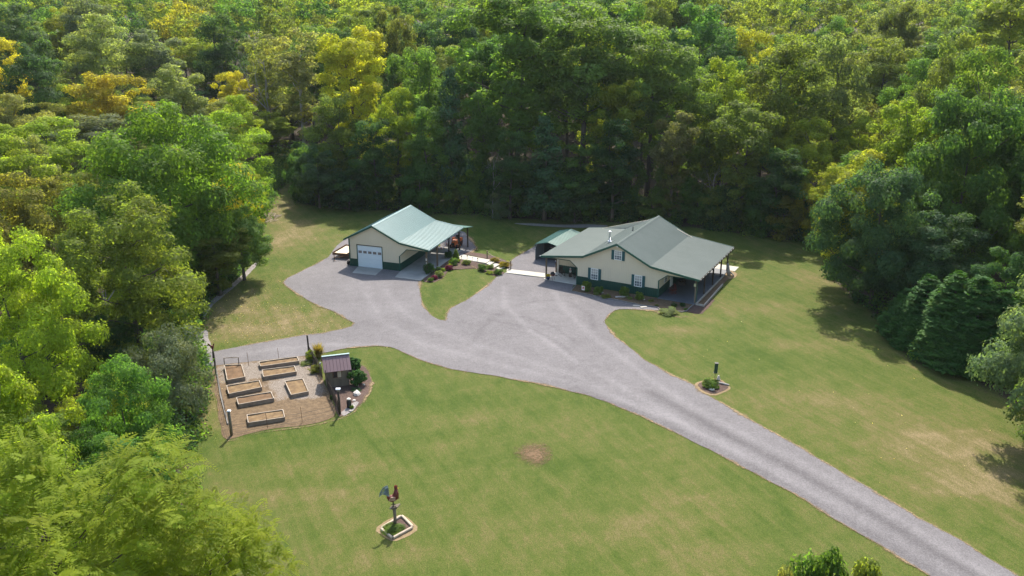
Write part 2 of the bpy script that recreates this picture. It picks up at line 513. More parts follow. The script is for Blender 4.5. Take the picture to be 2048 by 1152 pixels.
def lawn_mat():
    m, nt, b = new_mat('lawn')
    pos = nt.nodes.new('ShaderNodeNewGeometry').outputs['Position']
    at_ = nt.nodes.new('ShaderNodeAttribute'); at_.attribute_name = 'zone'
    sep = nt.nodes.new('ShaderNodeSeparateColor')
    nt.links.new(at_.outputs['Color'], sep.inputs[0])
    mp0 = nt.nodes.new('ShaderNodeMapping'); mp0.inputs['Scale'].default_value = (1, .5, 1)
    nt.links.new(pos, mp0.inputs['Vector'])
    big = noise_node(nt, 0.13, mp0.outputs['Vector'], 5, .6)
    mid = noise_node(nt, 0.7, mp0.outputs['Vector'], 6, .65)
    fine = noise_node(nt, 5.0, mp0.outputs['Vector'], 6, .7)
    vfine = noise_node(nt, 12.0, pos, 4, .8)
    mp = nt.nodes.new('ShaderNodeMapping')                       # mowing streaks, running with the drive
    mp.vector_type = 'TEXTURE'
    mp.inputs['Rotation'].default_value = (0, 0, math.radians(22))
    mp.inputs['Scale'].default_value = (8.0, 1.3, 1)
    nt.links.new(pos, mp.inputs['Vector'])
    streak = noise_node(nt, 1.0, mp.outputs['Vector'], 5, .6)
    mp2 = nt.nodes.new('ShaderNodeMapping')
    mp2.vector_type = 'TEXTURE'
    mp2.inputs['Rotation'].default_value = (0, 0, math.radians(117))
    mp2.inputs['Scale'].default_value = (11.0, 0.75, 1)
    nt.links.new(pos, mp2.inputs['Vector'])
    streak2 = noise_node(nt, 1.0, mp2.outputs['Vector'], 4, .65)
    # tone
    t = mathn(nt, 'ADD', mathn(nt, 'MULTIPLY', big.outputs['Fac'], .42), mathn(nt, 'MULTIPLY', mid.outputs['Fac'], .46))
    t = mathn(nt, 'SUBTRACT', mathn(nt, 'ADD', t, mathn(nt, 'ADD', mathn(nt, 'MULTIPLY', streak.outputs['Fac'], .20), mathn(nt, 'MULTIPLY', streak2.outputs['Fac'], .36))), .235)
    t = mathn(nt, 'ADD', t, mathn(nt, 'MULTIPLY', sep.outputs[1], .30))
    t = mathn(nt, 'SUBTRACT', t, mathn(nt, 'MULTIPLY', sep.outputs[2], .13))
    t = mathn(nt, 'ADD', t, mathn(nt, 'MULTIPLY', mathn(nt, 'SUBTRACT', fine.outputs['Fac'], .5), .42))
    r = ramp(nt, [(0.34, (.045, .074, .010)), (0.45, (.068, .090, .017)), (0.54, (.088, .098, .025)), (0.63, (.114, .104, .037)), (0.74, (.160, .129, .064)), (0.88, (.225, .172, .10))])
    nt.links.new(t, r.inputs['Fac'])
    dark = ramp(nt, [(0.38, (.55, .57, .52)), (0.62, (1.32, 1.30, 1.25))])
    nt.links.new(vfine.outputs['Fac'], dark.inputs['Fac'])
    c = mix_rgb(nt, 1.0, r.outputs['Color'], dark.outputs['Color'], 'MULTIPLY')
    # forest floor
    fl = ramp(nt, [(0.3, (.022, .018, .012)), (0.55, (.05, .038, .024)), (0.75, (.095, .07, .042))])
    nt.links.new(fine.outputs['Fac'], fl.inputs['Fac'])
    ff = mathn(nt, 'ADD', sep.outputs[0], mathn(nt, 'MULTIPLY', mathn(nt, 'SUBTRACT', mid.outputs['Fac'], .5), 1.2))
    fr = ramp(nt, [(0.35, (0, 0, 0)), (0.62, (1, 1, 1))])
    nt.links.new(ff, fr.inputs['Fac'])
    c = mix_rgb(nt, fr.outputs['Color'], c, fl.outputs['Color'])
    nt.links.new(c, b.inputs['Base Color'])
    b.inputs['Roughness'].default_value = 0.9
    b.inputs['Specular IOR Level'].default_value = 0.1
    bp = nt.nodes.new('ShaderNodeBump')
    bp.inputs['Strength'].default_value = 0.8
    bp.inputs['Distance'].default_value = 0.09
    hsum = mathn(nt, 'ADD', fine.outputs['Fac'], mathn(nt, 'MULTIPLY', vfine.outputs['Fac'], .5))
    nt.links.new(hsum, bp.inputs['Height'])
    nt.links.new(bp.outputs['Normal'], b.inputs['Normal'])

def gravel_mat(name, tones, wheel=True):
    m, nt, b = new_mat(name)
    pos = nt.nodes.new('ShaderNodeNewGeometry').outputs['Position']
    big = noise_node(nt, 0.16, pos, 4, .6)
    mid = noise_node(nt, 1.3, pos, 5, .65)
    fine = noise_node(nt, 9.0, pos, 5, .85)
    t = mathn(nt, 'ADD', mathn(nt, 'MULTIPLY', big.outputs['Fac'], .18), mathn(nt, 'MULTIPLY', mid.outputs['Fac'], .14))
    t = mathn(nt, 'ADD', t, mathn(nt, 'MULTIPLY', fine.outputs['Fac'], .68))
    if wheel:
        at_ = nt.nodes.new('ShaderNodeAttribute'); at_.attribute_name = 'wear'
        t = mathn(nt, 'ADD', t, at_.outputs['Fac'])
    r = ramp(nt, [(0.36, tones[0]), (0.50, tones[1]), (0.64, tones[2])])
    nt.links.new(t, r.inputs['Fac'])
    nt.links.new(r.outputs['Color'], b.inputs['Base Color'])
    b.inputs['Roughness'].default_value = 0.9
    b.inputs['Specular IOR Level'].default_value = 0.15
    bp = nt.nodes.new('ShaderNodeBump')
    bp.inputs['Strength'].default_value = 0.7
    bp.inputs['Distance'].default_value = 0.05
    nt.links.new(fine.outputs['Fac'], bp.inputs['Height'])
    nt.links.new(bp.outputs['Normal'], b.inputs['Normal'])
    return m

lawn_mat()
gravel_mat('gravel', [(.080, .074, .076), (.134, .125, .128), (.200, .188, .192)])
gravel_mat('white_gravel', [(.16, .13, .11), (.28, .24, .215), (.45, .40, .37)], False)
gravel_mat('mulch', [(.062, .042, .025), (.120, .082, .049), (.21, .15, .094)], False)
gravel_mat('dark_mulch', [(.04, .027, .022), (.08, .052, .042), (.15, .10, .082)], False)
gravel_mat('dead_grass', [(.13, .095, .045), (.20, .145, .08), (.30, .22, .135)], False)
gravel_mat('rock_litter', [(.11, .097, .09), (.20, .18, .172), (.33, .30, .29)], False)
def ragged(name):
    m = MATS[name].copy(); m.name = name + '_ragged'; MATS[m.name] = m
    nt = m.node_tree
    b = nt.nodes['Principled BSDF']
    pos = nt.nodes.new('ShaderNodeNewGeometry').outputs['Position']
    n = noise_node(nt, 3.2, pos, 8, .85)
    at_ = nt.nodes.new('ShaderNodeAttribute'); at_.attribute_name = 'thick'
    f = mathn(nt, 'ADD', mathn(nt, 'MULTIPLY', at_.outputs['Fac'], .55), mathn(nt, 'MULTIPLY', mathn(nt, 'SUBTRACT', n.outputs['Fac'], .5), 2.2))
    low = noise_node(nt, .22, pos, 3, .6)
    f = mathn(nt, 'ADD', f, mathn(nt, 'MULTIPLY', mathn(nt, 'SUBTRACT', low.outputs['Fac'], .5), 1.6))
    fr_ = ramp(nt, [(.15, (0, 0, 0)), (.75, (1, 1, 1))]); nt.links.new(f, fr_.inputs['Fac'])
    f = fr_.outputs['Color']
    tr = nt.nodes.new('ShaderNodeBsdfTransparent')
    mx = nt.nodes.new('ShaderNodeMixShader')
    nt.links.new(f, mx.inputs[0]); nt.links.new(tr.outputs[0], mx.inputs[1]); nt.links.new(b.outputs[0], mx.inputs[2])
    nt.links.new(mx.outputs[0], nt.nodes['Material Output'].inputs['Surface'])
ragged('dead_grass')
make_ground()

# the gravel drive; wheel wear and loose-stone crowns as a vertex attribute from the tracks
drive_w = densify(smooth_poly(pxpoly(DRIVE_PX)), 0.7, 0.16)
drive = drape('gravel_drive', drive_w, 0.035, 'gravel', 0.5)
TRACKS = [([(1990, 1160), (1800, 1040), (1600, 925), (1450, 850), (1330, 780), (1250, 720), (1180, 670), (1130, 620), (1110, 585)], 0.06, .42),
          ([(1915, 1160), (1722, 1047), (1540, 940), (1395, 866), (1270, 790), (1150, 720), (1060, 660), (1010, 610), (1010, 575)], 0.06, .42),
          ([(1800, 1070), (1550, 935), (1350, 840), (1150, 770), (1000, 730), (850, 690), (760, 640), (735, 590)], 0.04, .5),
          ([(1800, 1085), (1550, 950), (1350, 850), (1150, 752), (1000, 705), (870, 660), (800, 620), (770, 580)], 0.04, .5),
          ([(1180, 740), (1120, 690), (1060, 655), (980, 640), (940, 650)], -0.05, .25), ([(1160, 690), (1110, 655), (1050, 635), (985, 628)], -0.05, .22),
          ([(1190, 660), (1180, 630), (1140, 605), (1080, 600), (1020, 615), (970, 650), (940, 690)], -0.05, .25),
          ([(1960, 1160), (1770, 1045), (1570, 930), (1420, 852), (1300, 785)], -0.10, .45),
          ([(1900, 1163), (1680, 1027), (1500, 930), (1330, 846), (1150, 778)], -0.08, .7), ([(760, 690), (650, 690), (540, 700), (450, 715)], 0.05, .5)]
me = drive.data
co = np.empty(len(me.vertices) * 3); me.vertices.foreach_get('co', co); co = co.reshape(-1, 3)
wear = np.zeros(len(co))
for pts, amt, wd in TRACKS:
    P = [gp(*p) for p in pts]
    d = np.full(len(co), 1e9)
    for a, b in zip(P[:-1], P[1:]):
        dx, dy = b.x - a.x, b.y - a.y
        t = np.clip(((co[:, 0] - a.x) * dx + (co[:, 1] - a.y) * dy) / (dx * dx + dy * dy), 0, 1)
        d = np.minimum(d, np.hypot(co[:, 0] - a.x - t * dx, co[:, 1] - a.y - t * dy))
    wear += amt * np.exp(-(d / wd) ** 2)
wa = me.attributes.new('wear', 'FLOAT', 'POINT')
wa.data.foreach_set('value', wear.astype(np.float32))

def fringe(name, px_pts, w0, w1, closed=False, dz=0.05, mat='dead_grass', rnd=random.Random(3), world=None):
    pts = densify(world or pxpoly(px_pts), 0.35, 0.12, closed)
    n = len(pts)
    mb = MB()
    L, Rr, M_, E_ = [], [], [], []
    for i, p in enumerate(pts):
        a = pts[(i - 1) % n] if closed else pts[max(0, i - 1)]
        b = pts[(i + 1) % n] if closed else pts[min(n - 1, i + 1)]
        d = (b - a).normalized()
        nv = Vector((-d.y, d.x))
        f = 0.5 + 0.9 * mnoise.noise(Vector((p.x * .35, p.y * .35, 9)))
        wl = (w0 + (w1 - w0) * max(0, f)) * rnd.uniform(.5, 1.2)
        wr = (w0 + (w1 - w0) * max(0, f)) * rnd.uniform(.5, 1.2)
        q, s = p + nv * wl * 1.25, p - nv * wr * 1.25
        L.append((q.x, q.y, G(q.x, q.y) + dz)); Rr.append((s.x, s.y, G(s.x, s.y) + dz)); M_.append((p.x, p.y, G(p.x, p.y) + dz))
    for A_, B_ in ((L, M_), (M_, Rr)):
        for i in range(n if closed else n - 1):
            k = (i + 1) % n
            mb.quad(A_[i], B_[i], B_[k], A_[k])
            E_ += [0., 1., 1., 0.] if A_ is L else [1., 0., 0., 1.]
    o = mb.build(name, mat + '_ragged')
    at_ = o.data.attributes.new('thick', 'FLOAT', 'POINT')
    at_.data.foreach_set('value', E_)
    o['kind'] = 'structure'
    return o

def seg(a, b):
    return DRIVE_PX[DRIVE_PX.index(a):DRIVE_PX.index(b) + 1]
fringe('dead_grass_verge', seg((1859, 1152), (666, 702)), .08, .30)
fringe('dead_grass_verge', seg((432, 703), (660, 513)), .08, .30)
fringe('dead_grass_verge', seg((841, 563), (996, 551)), .10, .36)
fringe('dead_grass_verge', seg((1021, 533), (1058, 499)), .10, .36)
fringe('dead_grass_verge', seg((1326, 621), (2033, 1152)), .08, .32)

# gravel pad behind the garage and bank of stones behind the carport
drape('gravel_pad', densify(smooth_poly(pxpoly([(884, 470), (905, 463), (928, 462), (938, 474), (948, 488), (953, 497), (944, 506), (928, 512), (912, 516), (890, 512), (880, 490)])), .5, .12), .022, 'gravel')
fringe('dead_grass_verge', [(905, 463), (928, 462), (938, 474), (948, 488), (953, 497), (944, 506)], .15, .5)
drape('stone_bank', densify(smooth_poly(pxpoly([(1028, 446), (1070, 447), (1120, 450), (1180, 449), (1215, 451), (1215, 454), (1170, 456), (1100, 454), (1062, 451), (1030, 448)])), .5, .12), .03, 'rock_litter')
drape('stone_border', densify(smooth_poly(pxpoly([(405, 628), (418, 606), (440, 588), (462, 570), (490, 545), (516, 520), (520, 524), (505, 541), (478, 567), (455, 586), (430, 606), (416, 624), (408, 640)])), .5, .12), .03, 'rock_litter')
drape('stone_border', densify(smooth_poly(pxpoly([(372, 690), (385, 672), (400, 662), (414, 660), (418, 680), (424, 700), (428, 712), (405, 716), (375, 712)])), .5, .15), .03, 'rock_litter')
drape('sunlit_dirt', densify(smooth_poly(pxpoly([(1444, 540), (1462, 541), (1476, 548), (1470, 556), (1456, 560), (1444, 556)])), .4, .12), .03, 'dead_grass')

def ragged_patch(px_, py_, rx, ry, mat, dz=.06, n=28, rot=0.0):
    """irregular bare patch, thinning out towards its rim"""
    c = gp(px_, py_)
    mb = MB()
    rings = [0.0, .35, .7, 1.0]
    th = []
    for r_ in rings:
        for j in range(n):
            a = 2 * math.pi * j / n
            k = r_ * (1 + .22 * mnoise.noise(Vector((math.cos(a) * 1.7 + px_, math.sin(a) * 1.7, 2))))
            x, y = c.x + rx * k * math.cos(a), c.y + ry * k * math.sin(a)
            mb.v.append((x, y, G(x, y) + dz)); th.append(1.15 * (1 - r_))
    for i in range(3):
        for j in range(n):
            a, b = i * n + j, i * n + (j + 1) % n
            mb.f.append((a, b, b + n, a + n))
    o = mb.build('bare_patch', mat)
    at_ = o.data.attributes.new('thick', 'FLOAT', 'POINT'); at_.data.foreach_set('value', th)
    tag(o, kind='structure')
gravel_mat('bare_earth', [(.095, .062, .034), (.130, .083, .046), (.170, .112, .064)], False)
ragged('bare_earth')
ragged_patch(1064, 907, 1.7, 2.4, 'bare_earth_ragged')
# mulch beds along the garage porch and the upper walk
drape('planting_bed', densify(smooth_poly(pxpoly([(842, 563.5), (867, 566), (885, 556), (896, 543), (908, 534), (924, 529.5), (940, 531.5), (959, 539), (976, 547.5), (990, 553), (1003, 550.5), (1010, 545), (990, 535), (973, 526), (944, 521), (914, 516.5), (900, 508), (885, 520), (868, 538)])), .4, .1), .03, 'dark_mulch')
drape('planting_bed', densify(smooth_poly(pxpoly([(922, 508), (938, 504), (960, 507), (986, 512), (1010, 520), (1030, 531), (1030, 541), (1020, 540), (1002, 531), (981, 520), (950, 513)])), .4, .1), .03, 'dark_mulch')
fringe('dead_grass_verge', [(867, 566.5), (885, 557), (896, 544), (908, 535), (924, 530), (940, 532), (959, 540), (976, 548), (990, 554)], .06, .2)
# ------------------------------------------------------------------ sheet-steel helpers
def roof_z(prof, x):
    for (x0, z0), (x1, z1) in zip(prof[:-1], prof[1:]):
        if x0 <= x <= x1:
            return z0 + (z1 - z0) * (x - x0) / (x1 - x0)
    return prof[0][1] if x < prof[0][0] else prof[-1][1]

def roof_plane(name, a, b, y0, y1, mat, parent, th=0.05, rib=0.23, rh=0.03, rw=0.05):
    """ribbed steel sheet from (x,z)=a to b, running y0..y1, ribs down the slope"""
    mb = MB()
    (xa, za), (xb, zb) = a, b
    mb.hexa([(xa, y0, za - th), (xb, y0, zb - th), (xb, y1, zb - th), (xa, y1, za - th)],
            [(xa, y0, za), (xb, y0, zb), (xb, y1, zb), (xa, y1, za)])
    o = part(name, mb, mat, parent)
    if rib:
        rb = MB()
        y = y0 + rib * .5
        while y < y1 - rw:
            rb.hexa([(xa, y, za + .001), (xb, y, zb + .001), (xb, y + rw, zb + .001), (xa, y + rw, za + .001)],
                    [(xa, y + rw * .25, za + rh), (xb, y + rw * .25, zb + rh), (xb, y + rw * .75, zb + rh), (xa, y + rw * .75, za + rh)])
            y += rib
        r = part('roof_rib', rb, mat, o)
        r['kind'] = 'stuff'
    return o

def ribbed_wall(name, poly, origin, ux, un, mat, parent, rib=0.23, holes=(), th=0.06, rh=0.022, rw=0.04):
    """vertical sheet wall. poly: (s,z) outline along direction ux from origin; ribs stand out along un"""
    mb = MB()
    O, U, N = Vector(origin), Vector(ux), Vector(un)
    P = lambda s, z, d: O + U * s + Vector((0, 0, z)) + N * d
    tris = mgeo.tessellate_polygon([[Vector((s, z, 0)) for s, z in poly]])
    i0 = len(mb.v)
    n = len(poly)
    mb.v += [tuple(P(s, z, 0)) for s, z in poly] + [tuple(P(s, z, -th)) for s, z in poly]
    for t in tris:
        mb.f.append(tuple(i0 + k for k in t))
        mb.f.append(tuple(i0 + n + k for k in reversed(t)))
    for k in range(n):
        k2 = (k + 1) % n
        mb.f.append((i0 + k, i0 + k2, i0 + n + k2, i0 + n + k))
    o = part(name, mb, mat, parent)
    rb = MB()
    s0, s1 = min(p[0] for p in poly), max(p[0] for p in poly)
    s = s0 + rib * .5
    while s < s1:
        zs = []
        for (a, b) in zip(poly, poly[1:] + poly[:1]):
            if (a[0] > s) != (b[0] > s):
                zs.append(a[1] + (b[1] - a[1]) * (s - a[0]) / (b[0] - a[0]))
        zs.sort()
        for z0, z1 in zip(zs[::2], zs[1::2]):
            spans = [(z0, z1)]
            for hs0, hs1, hz0, hz1 in holes:
                if hs0 < s < hs1:
                    spans = [q for (p0, p1) in spans for q in ((p0, min(p1, hz0)), (max(p0, hz1), p1)) if q[1] - q[0] > .02]
            for p0, p1 in spans:
                if p1 - p0 < .04: continue
                a, b = s - rw / 2, s + rw / 2
                c, d = s - rw / 4, s + rw / 4
                rb.hexa([P(a, p0 + .01, .001), P(b, p0 + .01, .001), P(b, p1 - .01, .001), P(a, p1 - .01, .001)],
                        [P(c, p0 + .01, rh), P(d, p0 + .01, rh), P(d, p1 - .01, rh), P(c, p1 - .01, rh)])
        s += rib
    if rb.v:
        r = part('siding_rib', rb, mat, o)
        r['kind'] = 'stuff'
    return o

def rake(prof, y, parent, h=0.24, t=0.06, mat='green_trim', lift=0.035):
    for (x0, z0), (x1, z1) in zip(prof[:-1], prof[1:]):
        mb = MB()
        mb.hexa([(x0, y - t, z0 - h), (x1, y - t, z1 - h), (x1, y, z1 - h), (x0, y, z0 - h)],
                [(x0, y - t, z0 + lift), (x1, y - t, z1 + lift), (x1, y, z1 + lift), (x0, y, z0 + lift)])
        part('rake_trim', mb, mat, parent)

def window(parent, s, z, w, h, origin, ux, un, mull=True, shutters=True):
    O, U, N = Vector(origin), Vector(ux), Vector(un)
    ang = math.atan2(ux[1], ux[0])
    def bx(mb, ss, zz, sw, sh, d0, d1):
        c = O + U * ss + N * ((d0 + d1) / 2)
        mb.box(c.x, c.y, zz, sw, abs(d1 - d0), sh, ang)
    mb = MB(); bx(mb, s, z, w - .06, h - .06, -.01, .02)
    win = part('window', mb, 'curtain', parent)
    mb = MB()
    for dx in (-1, 1): bx(mb, s + dx * (w / 2 - .035), z, .07, h, .021, .075)
    for dz in (-1, 1): bx(mb, s, z + dz * (h / 2 - .035), w - .14, .07, .021, .075)
    part('frame', mb, 'white_paint', win)
    for dz, mt in ((-1, 'lower_glass'), (1, 'window_glass')):
        mb = MB(); bx(mb, s, z + dz * (h / 4 - .02), w - .14, h / 2 - .06, .024, .034)
        part('pane', mb, mt, win)
    mb = MB()
    bx(mb, s, z, w - .14, .05, .036, .062)
    for k in (-1, 1): bx(mb, s + k * w / 6, z, .028, h - .14, .036, .055)
    for dz in (-1, 1): bx(mb, s, z + dz * h / 4, w - .14, .028, .036, .053)
    part('muntin', mb, 'white_paint', win)
    if shutters:
        for dx in (-1, 1):
            mb = MB(); bx(mb, s + dx * (w / 2 + .19), z, .36, h + .02, .028, .065)
            sh_ = part('shutter', mb, 'shutter', parent)
            mb = MB()
            k = -h / 2 + .1
            while k < h / 2 - .08:
                bx(mb, s + dx * (w / 2 + .19), z + k, .28, .035, .066, .078); k += .07
            l_ = part('louvre', mb, 'shutter', sh_); l_['kind'] = 'stuff'
    return win

# ------------------------------------------------------------------ the house
HX, HY, HA = 8.073, 105.556, -0.489
hs = thing('house', 'cream and dark green metal sided house with long sage roof and two porches', 'house', (HX, HY, 0), HA)
W, D, O_ = 10.735, 14.667, 0.529
PROF = [(-4.76, 3.20), (1.0, 3.97), (W / 2, 6.13), (W - 1.0, 3.97), (15.75, 3.19)]
def under(x): return roof_z(PROF, x) - 0.07
for i in range(4):
    roof_plane('roof_panel', PROF[i], PROF[i + 1], -O_, D, 'house_roof', hs, rib=0.23 if i >= 2 else 0.23, rh=.022 if i >= 2 else .010)
mb = MB()
rx, rz = PROF[2]
mb.hexa([(rx - .2, -O_ - .03, rz - .10 + .045), (rx + .2, -O_ - .03, rz - .10 + .045), (rx + .2, D + .03, rz - .055), (rx - .2, D + .03, rz - .055)],
        [(rx - .02, -O_ - .03, rz + .05), (rx + .02, -O_ - .03, rz + .05), (rx + .02, D + .03, rz + .05), (rx - .02, D + .03, rz + .05)])
part('ridge_cap', mb, 'house_roof', hs)
rake(PROF, -O_ - .003, hs)
rake(PROF, D + .063, hs)
# eave fascia and white gutter fixings along the right eave
for xe, ze, sg in ((PROF[0][0], PROF[0][1], -1), (PROF[-1][0], PROF[-1][1], 1)):
    mb = MB(); mb.box(xe + sg * .034, (D - O_) / 2, ze - .13, .06, D + O_ - .02, .20)
    part('fascia', mb, 'dark_wood' if sg > 0 else 'green_trim', hs)
mb = MB()
for k in range(15):
    mb.box(15.75 + .085, -.2 + k * 1.02, 3.12, .04, .10, .08)
part('string_light', mb, 'white_paint', hs)['kind'] = 'stuff'
mb = MB(); mb.box(-4.86, -.45, 3.12, .12, .10, .10)
part('flood_lamp', mb, 'white_paint', hs)

top = [(x, roof_z(PROF, x) - .075) for x in (15.35, W - 1.0, W / 2, 1.0, -4.35)]
wall_poly = [(0, 1.12), (W, 1.12), (W, 2.2), (W + .95, 2.95), (15.35, 2.92)] + top + [(-4.35, 2.92), (-.95, 2.95), (0, 2.2)]
WINS = [(2.42, 1.72, 0.98, 1.45), (8.12, 1.72, 0.98, 1.45), (5.42, 4.55, 0.98, 1.18)]
holes = [(s - w / 2 - .40, s + w / 2 + .40, z - h / 2 - .04, z + h / 2 + .04) for s, z, w, h in WINS]
ribbed_wall('front_wall', wall_poly, (0, 0, 0), (1, 0, 0), (0, -1, 0), 'cream', hs, holes=holes)
ribbed_wall('wainscot', [(0, 0), (W, 0), (W, 1.12), (0, 1.12)], (0, -.012, 0), (1, 0, 0), (0, -1, 0), 'dark_green_steel', hs, holes=holes)
for s, z, w, h in WINS:
    window(hs, s, z, w, h, (0, -.02, 0), (1, 0, 0), (0, -1, 0))
# corner trims
for x in (0.04, W - .04):
    mb = MB(); mb.box(x, -.045, 1.1, .13, .07, 2.2)
    part('corner_trim', mb, 'green_trim', hs)
# brace trims of the porch openings
for (xa, za), (xb, zb) in (((0, 2.2), (-.95, 2.95)), ((-.95, 2.95), (-4.35, 2.92)), ((W, 2.2), (W + .95, 2.95)), ((W + .95, 2.95), (15.35, 2.92))):
    mb = MB(); mb.tube([(xa, -.02, za), (xb, -.02, zb)], .045, 4)
    part('opening_trim', mb, 'green_trim', hs)
# right side wall under the porch roof, back wall, left wing walls
ribbed_wall('side_wall', [(0, 1.12), (D - .4, 1.12), (D - .4, 3.8), (0, 3.8)], (W, .07, 0), (0, 1, 0), (1, 0, 0), 'cream', hs)
ribbed_wall('wainscot', [(0, 0), (D - .4, 0), (D - .4, 1.12), (0, 1.12)], (W + .012, .07, 0), (0, 1, 0), (1, 0, 0), 'dark_green_steel', hs)
ribbed_wall('back_wall', [(-3.9, 0), (W, 0), (W, 3.7), (W / 2, 5.9), (-3.9, 3.1)], (0, D - .35, 0), (1, 0, 0), (0, 1, 0), 'cream', hs)
ribbed_wall('wing_wall', [(-3.9, 1.12), (-.07, 1.12), (-.07, 3.6), (-3.9, 3.15)], (0, 3.1, 0), (1, 0, 0), (0, -1, 0), 'cream', hs, rib=.3)
ribbed_wall('wainscot', [(-3.9, 0), (-.07, 0), (-.07, 1.12), (-3.9, 1.12)], (0, 3.088, 0), (1, 0, 0), (0, -1, 0), 'dark_green_steel', hs, rib=.3)
ribbed_wall('wing_wall', [(3.1, 0), (D - .4, 0), (D - .4, 3.1), (3.1, 3.1)], (-3.9, 0, 0), (0, 1, 0), (-1, 0, 0), 'cream', hs)
ribbed_wall('side_wall', [(0, 0), (3.0, 0), (3.0, 3.7), (0, 3.7)], (0, .07, 0), (0, 1, 0), (-1, 0, 0), 'cream', hs)
window(hs, -.75, 1.95, 1.1, 1.1, (0, 3.06, 0), (1, 0, 0), (0, -1, 0), shutters=False)
window(hs, 2.2, 1.9, 1.1, 1.2, (W + .03, 0, 0), (0, 1, 0), (1, 0, 0), shutters=False)
mb = MB(); mb.box(W + .05, 4.6, 1.08, .08, .95, 2.1)
dr = part('porch_door', mb, 'white_paint', hs)
mb = MB(); mb.box(W + .115, 4.95, 1.05, .05, .06, .12)
part('door_handle', mb, 'black_steel', dr)
mb = MB(); mb.box(-3.98, 3.0, 1.55, .22, .16, 3.05)
part('stone_pier', mb, 'pale_stone', hs)
# posts
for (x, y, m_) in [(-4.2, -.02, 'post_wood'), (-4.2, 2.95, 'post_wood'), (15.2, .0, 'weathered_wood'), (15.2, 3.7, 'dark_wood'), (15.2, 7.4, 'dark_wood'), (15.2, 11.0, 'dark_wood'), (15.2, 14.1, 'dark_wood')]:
    mb = MB(); zt = under(x) - .02
    mb.box(x, y, zt / 2, .17, .17, zt)
    part('post', mb, m_, hs)
mb = MB(); mb.box(15.36, .02, 1.5, .08, .08, 3.0)
part('downspout', mb, 'green_trim', hs)
mb = MB(); mb.box(15.14, -.14, 2.35, .24, .14, .34)
part('meter_box', mb, 'galvanised', hs)
# header beams under the eaves
for x in (-4.2, 15.2):
    mb = MB(); mb.box(x, 7.1, under(x) - .17, .12, 14.0, .2)
    part('header_beam', mb, 'dark_wood', hs)
# flue and vent on the roof
z0 = roof_z(PROF, 2.6)
mb = MB().lathe(2.6, 4.1, [(.13, z0 + .05), (.13, z0 + 1.35), (.125, z0 + 1.38)], 14)
fl = part('flue_pipe', mb, 'galvanised', hs, True)
mb = MB().lathe(2.6, 4.1, [(.20, z0 + 1.36), (.21, z0 + 1.44), (.05, z0 + 1.52)], 14); part('flue_cap', mb, 'galvanised', fl)
mb = MB().lathe(2.6, 4.1, [(.26, z0 + .05), (.27, z0 + .20), (.14, z0 + .27)], 14); part('storm_collar', mb, 'galvanised', fl)
mb = MB(); mb.hexa([(2.15, 3.8, roof_z(PROF, 2.15) + .01), (3.0, 3.8, roof_z(PROF, 3.0) + .01), (3.0, 4.4, roof_z(PROF, 3.0) + .01), (2.15, 4.4, roof_z(PROF, 2.15) + .01)],
    [(2.15, 3.8, roof_z(PROF, 2.15) + .05), (3.0, 3.8, roof_z(PROF, 3.0) + .05), (3.0, 4.4, roof_z(PROF, 3.0) + .05), (2.15, 4.4, roof_z(PROF, 2.15) + .05)])
part('flashing', mb, 'galvanised', fl)
z0 = roof_z(PROF, 4.25)
mb = MB().lathe(4.25, 7.9, [(.16, z0 - .02), (.06, z0 + .12), (.055, z0 + .5), (.05, z0 + .52)], 10)
part('vent_pipe', mb, 'black_steel', hs, True)
mb = MB().lathe(5.47, -.62, [(.05, 5.72), (.07, 5.80), (.05, 5.86)], 8); part('gable_lamp', mb, 'white_paint', hs)

def hw(x, y, z=0.0):
    c, s = math.cos(HA), math.sin(HA)
    return Vector((HX + x * c - y * s, HY + x * s + y * c, z))

# porch slabs
mb = MB(); mb.slab([hw(-4.4, -.35), hw(-.02, -.35), hw(-.02, 3.0), hw(-4.4, 3.0)], -.3, .10)
tag(mb.build('porch_slab', 'concrete'), kind='structure')
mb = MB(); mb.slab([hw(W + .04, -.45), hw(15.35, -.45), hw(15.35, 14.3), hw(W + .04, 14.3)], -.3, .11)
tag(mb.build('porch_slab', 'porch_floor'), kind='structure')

# carport behind the house
CPX, CPW, CPL = -9.25, 3.9, 7.4
q = hw(CPX, 6.9)
cp = thing('carport', 'green roofed metal carport with grey walls behind the house', 'carport', q, HA)
ez, az = 2.40, 2.82
prof = [(-.14, ez - .42), (.16, ez - .06), (CPW / 2, az - .06), (CPW - .16, ez - .06), (CPW + .14, ez - .42)]
for i in (0, 1, 2, 3):
    roof_plane('roof_panel', prof[i], prof[i + 1], -.15, CPL + .1, 'carport_roof', cp, rib=.42, rh=.04, rw=.06)
rake(prof, -.153, cp, .10, .03, 'carport_roof', .01)
for x, un in ((0, -1), (CPW, 1)):
    ribbed_wall('side_panel', [(0, 0), (CPL, 0), (CPL, ez - .30), (.55, ez - .30), (0, ez - .85)] , (x, 0, 0), (0, 1, 0), (un, 0, 0), 'carport_wall', cp, rib=.3)
ribbed_wall('back_panel', [(0, 0), (CPW, 0), (CPW, ez - .30), (CPW / 2, az - .15), (0, ez - .30)], (0, CPL - .05, 0), (1, 0, 0), (0, 1, 0), 'carport_wall', cp, rib=.3)
for x in (.06, CPW - .06):
    for y in (-.03, 2.4, 4.8):
        mb = MB(); mb.box(x + (.06 if x < 1 else -.06), y, (ez - .32) / 2, .06, .06, ez - .32)
        part('leg', mb, 'galvanised' if y > 0 else 'black_steel', cp)
mb = MB(); mb.tube([(.03, -.06, ez - .85), (.03, .5, ez - .34)], .03, 5)
part('corner_brace', mb, 'white_paint', cp)

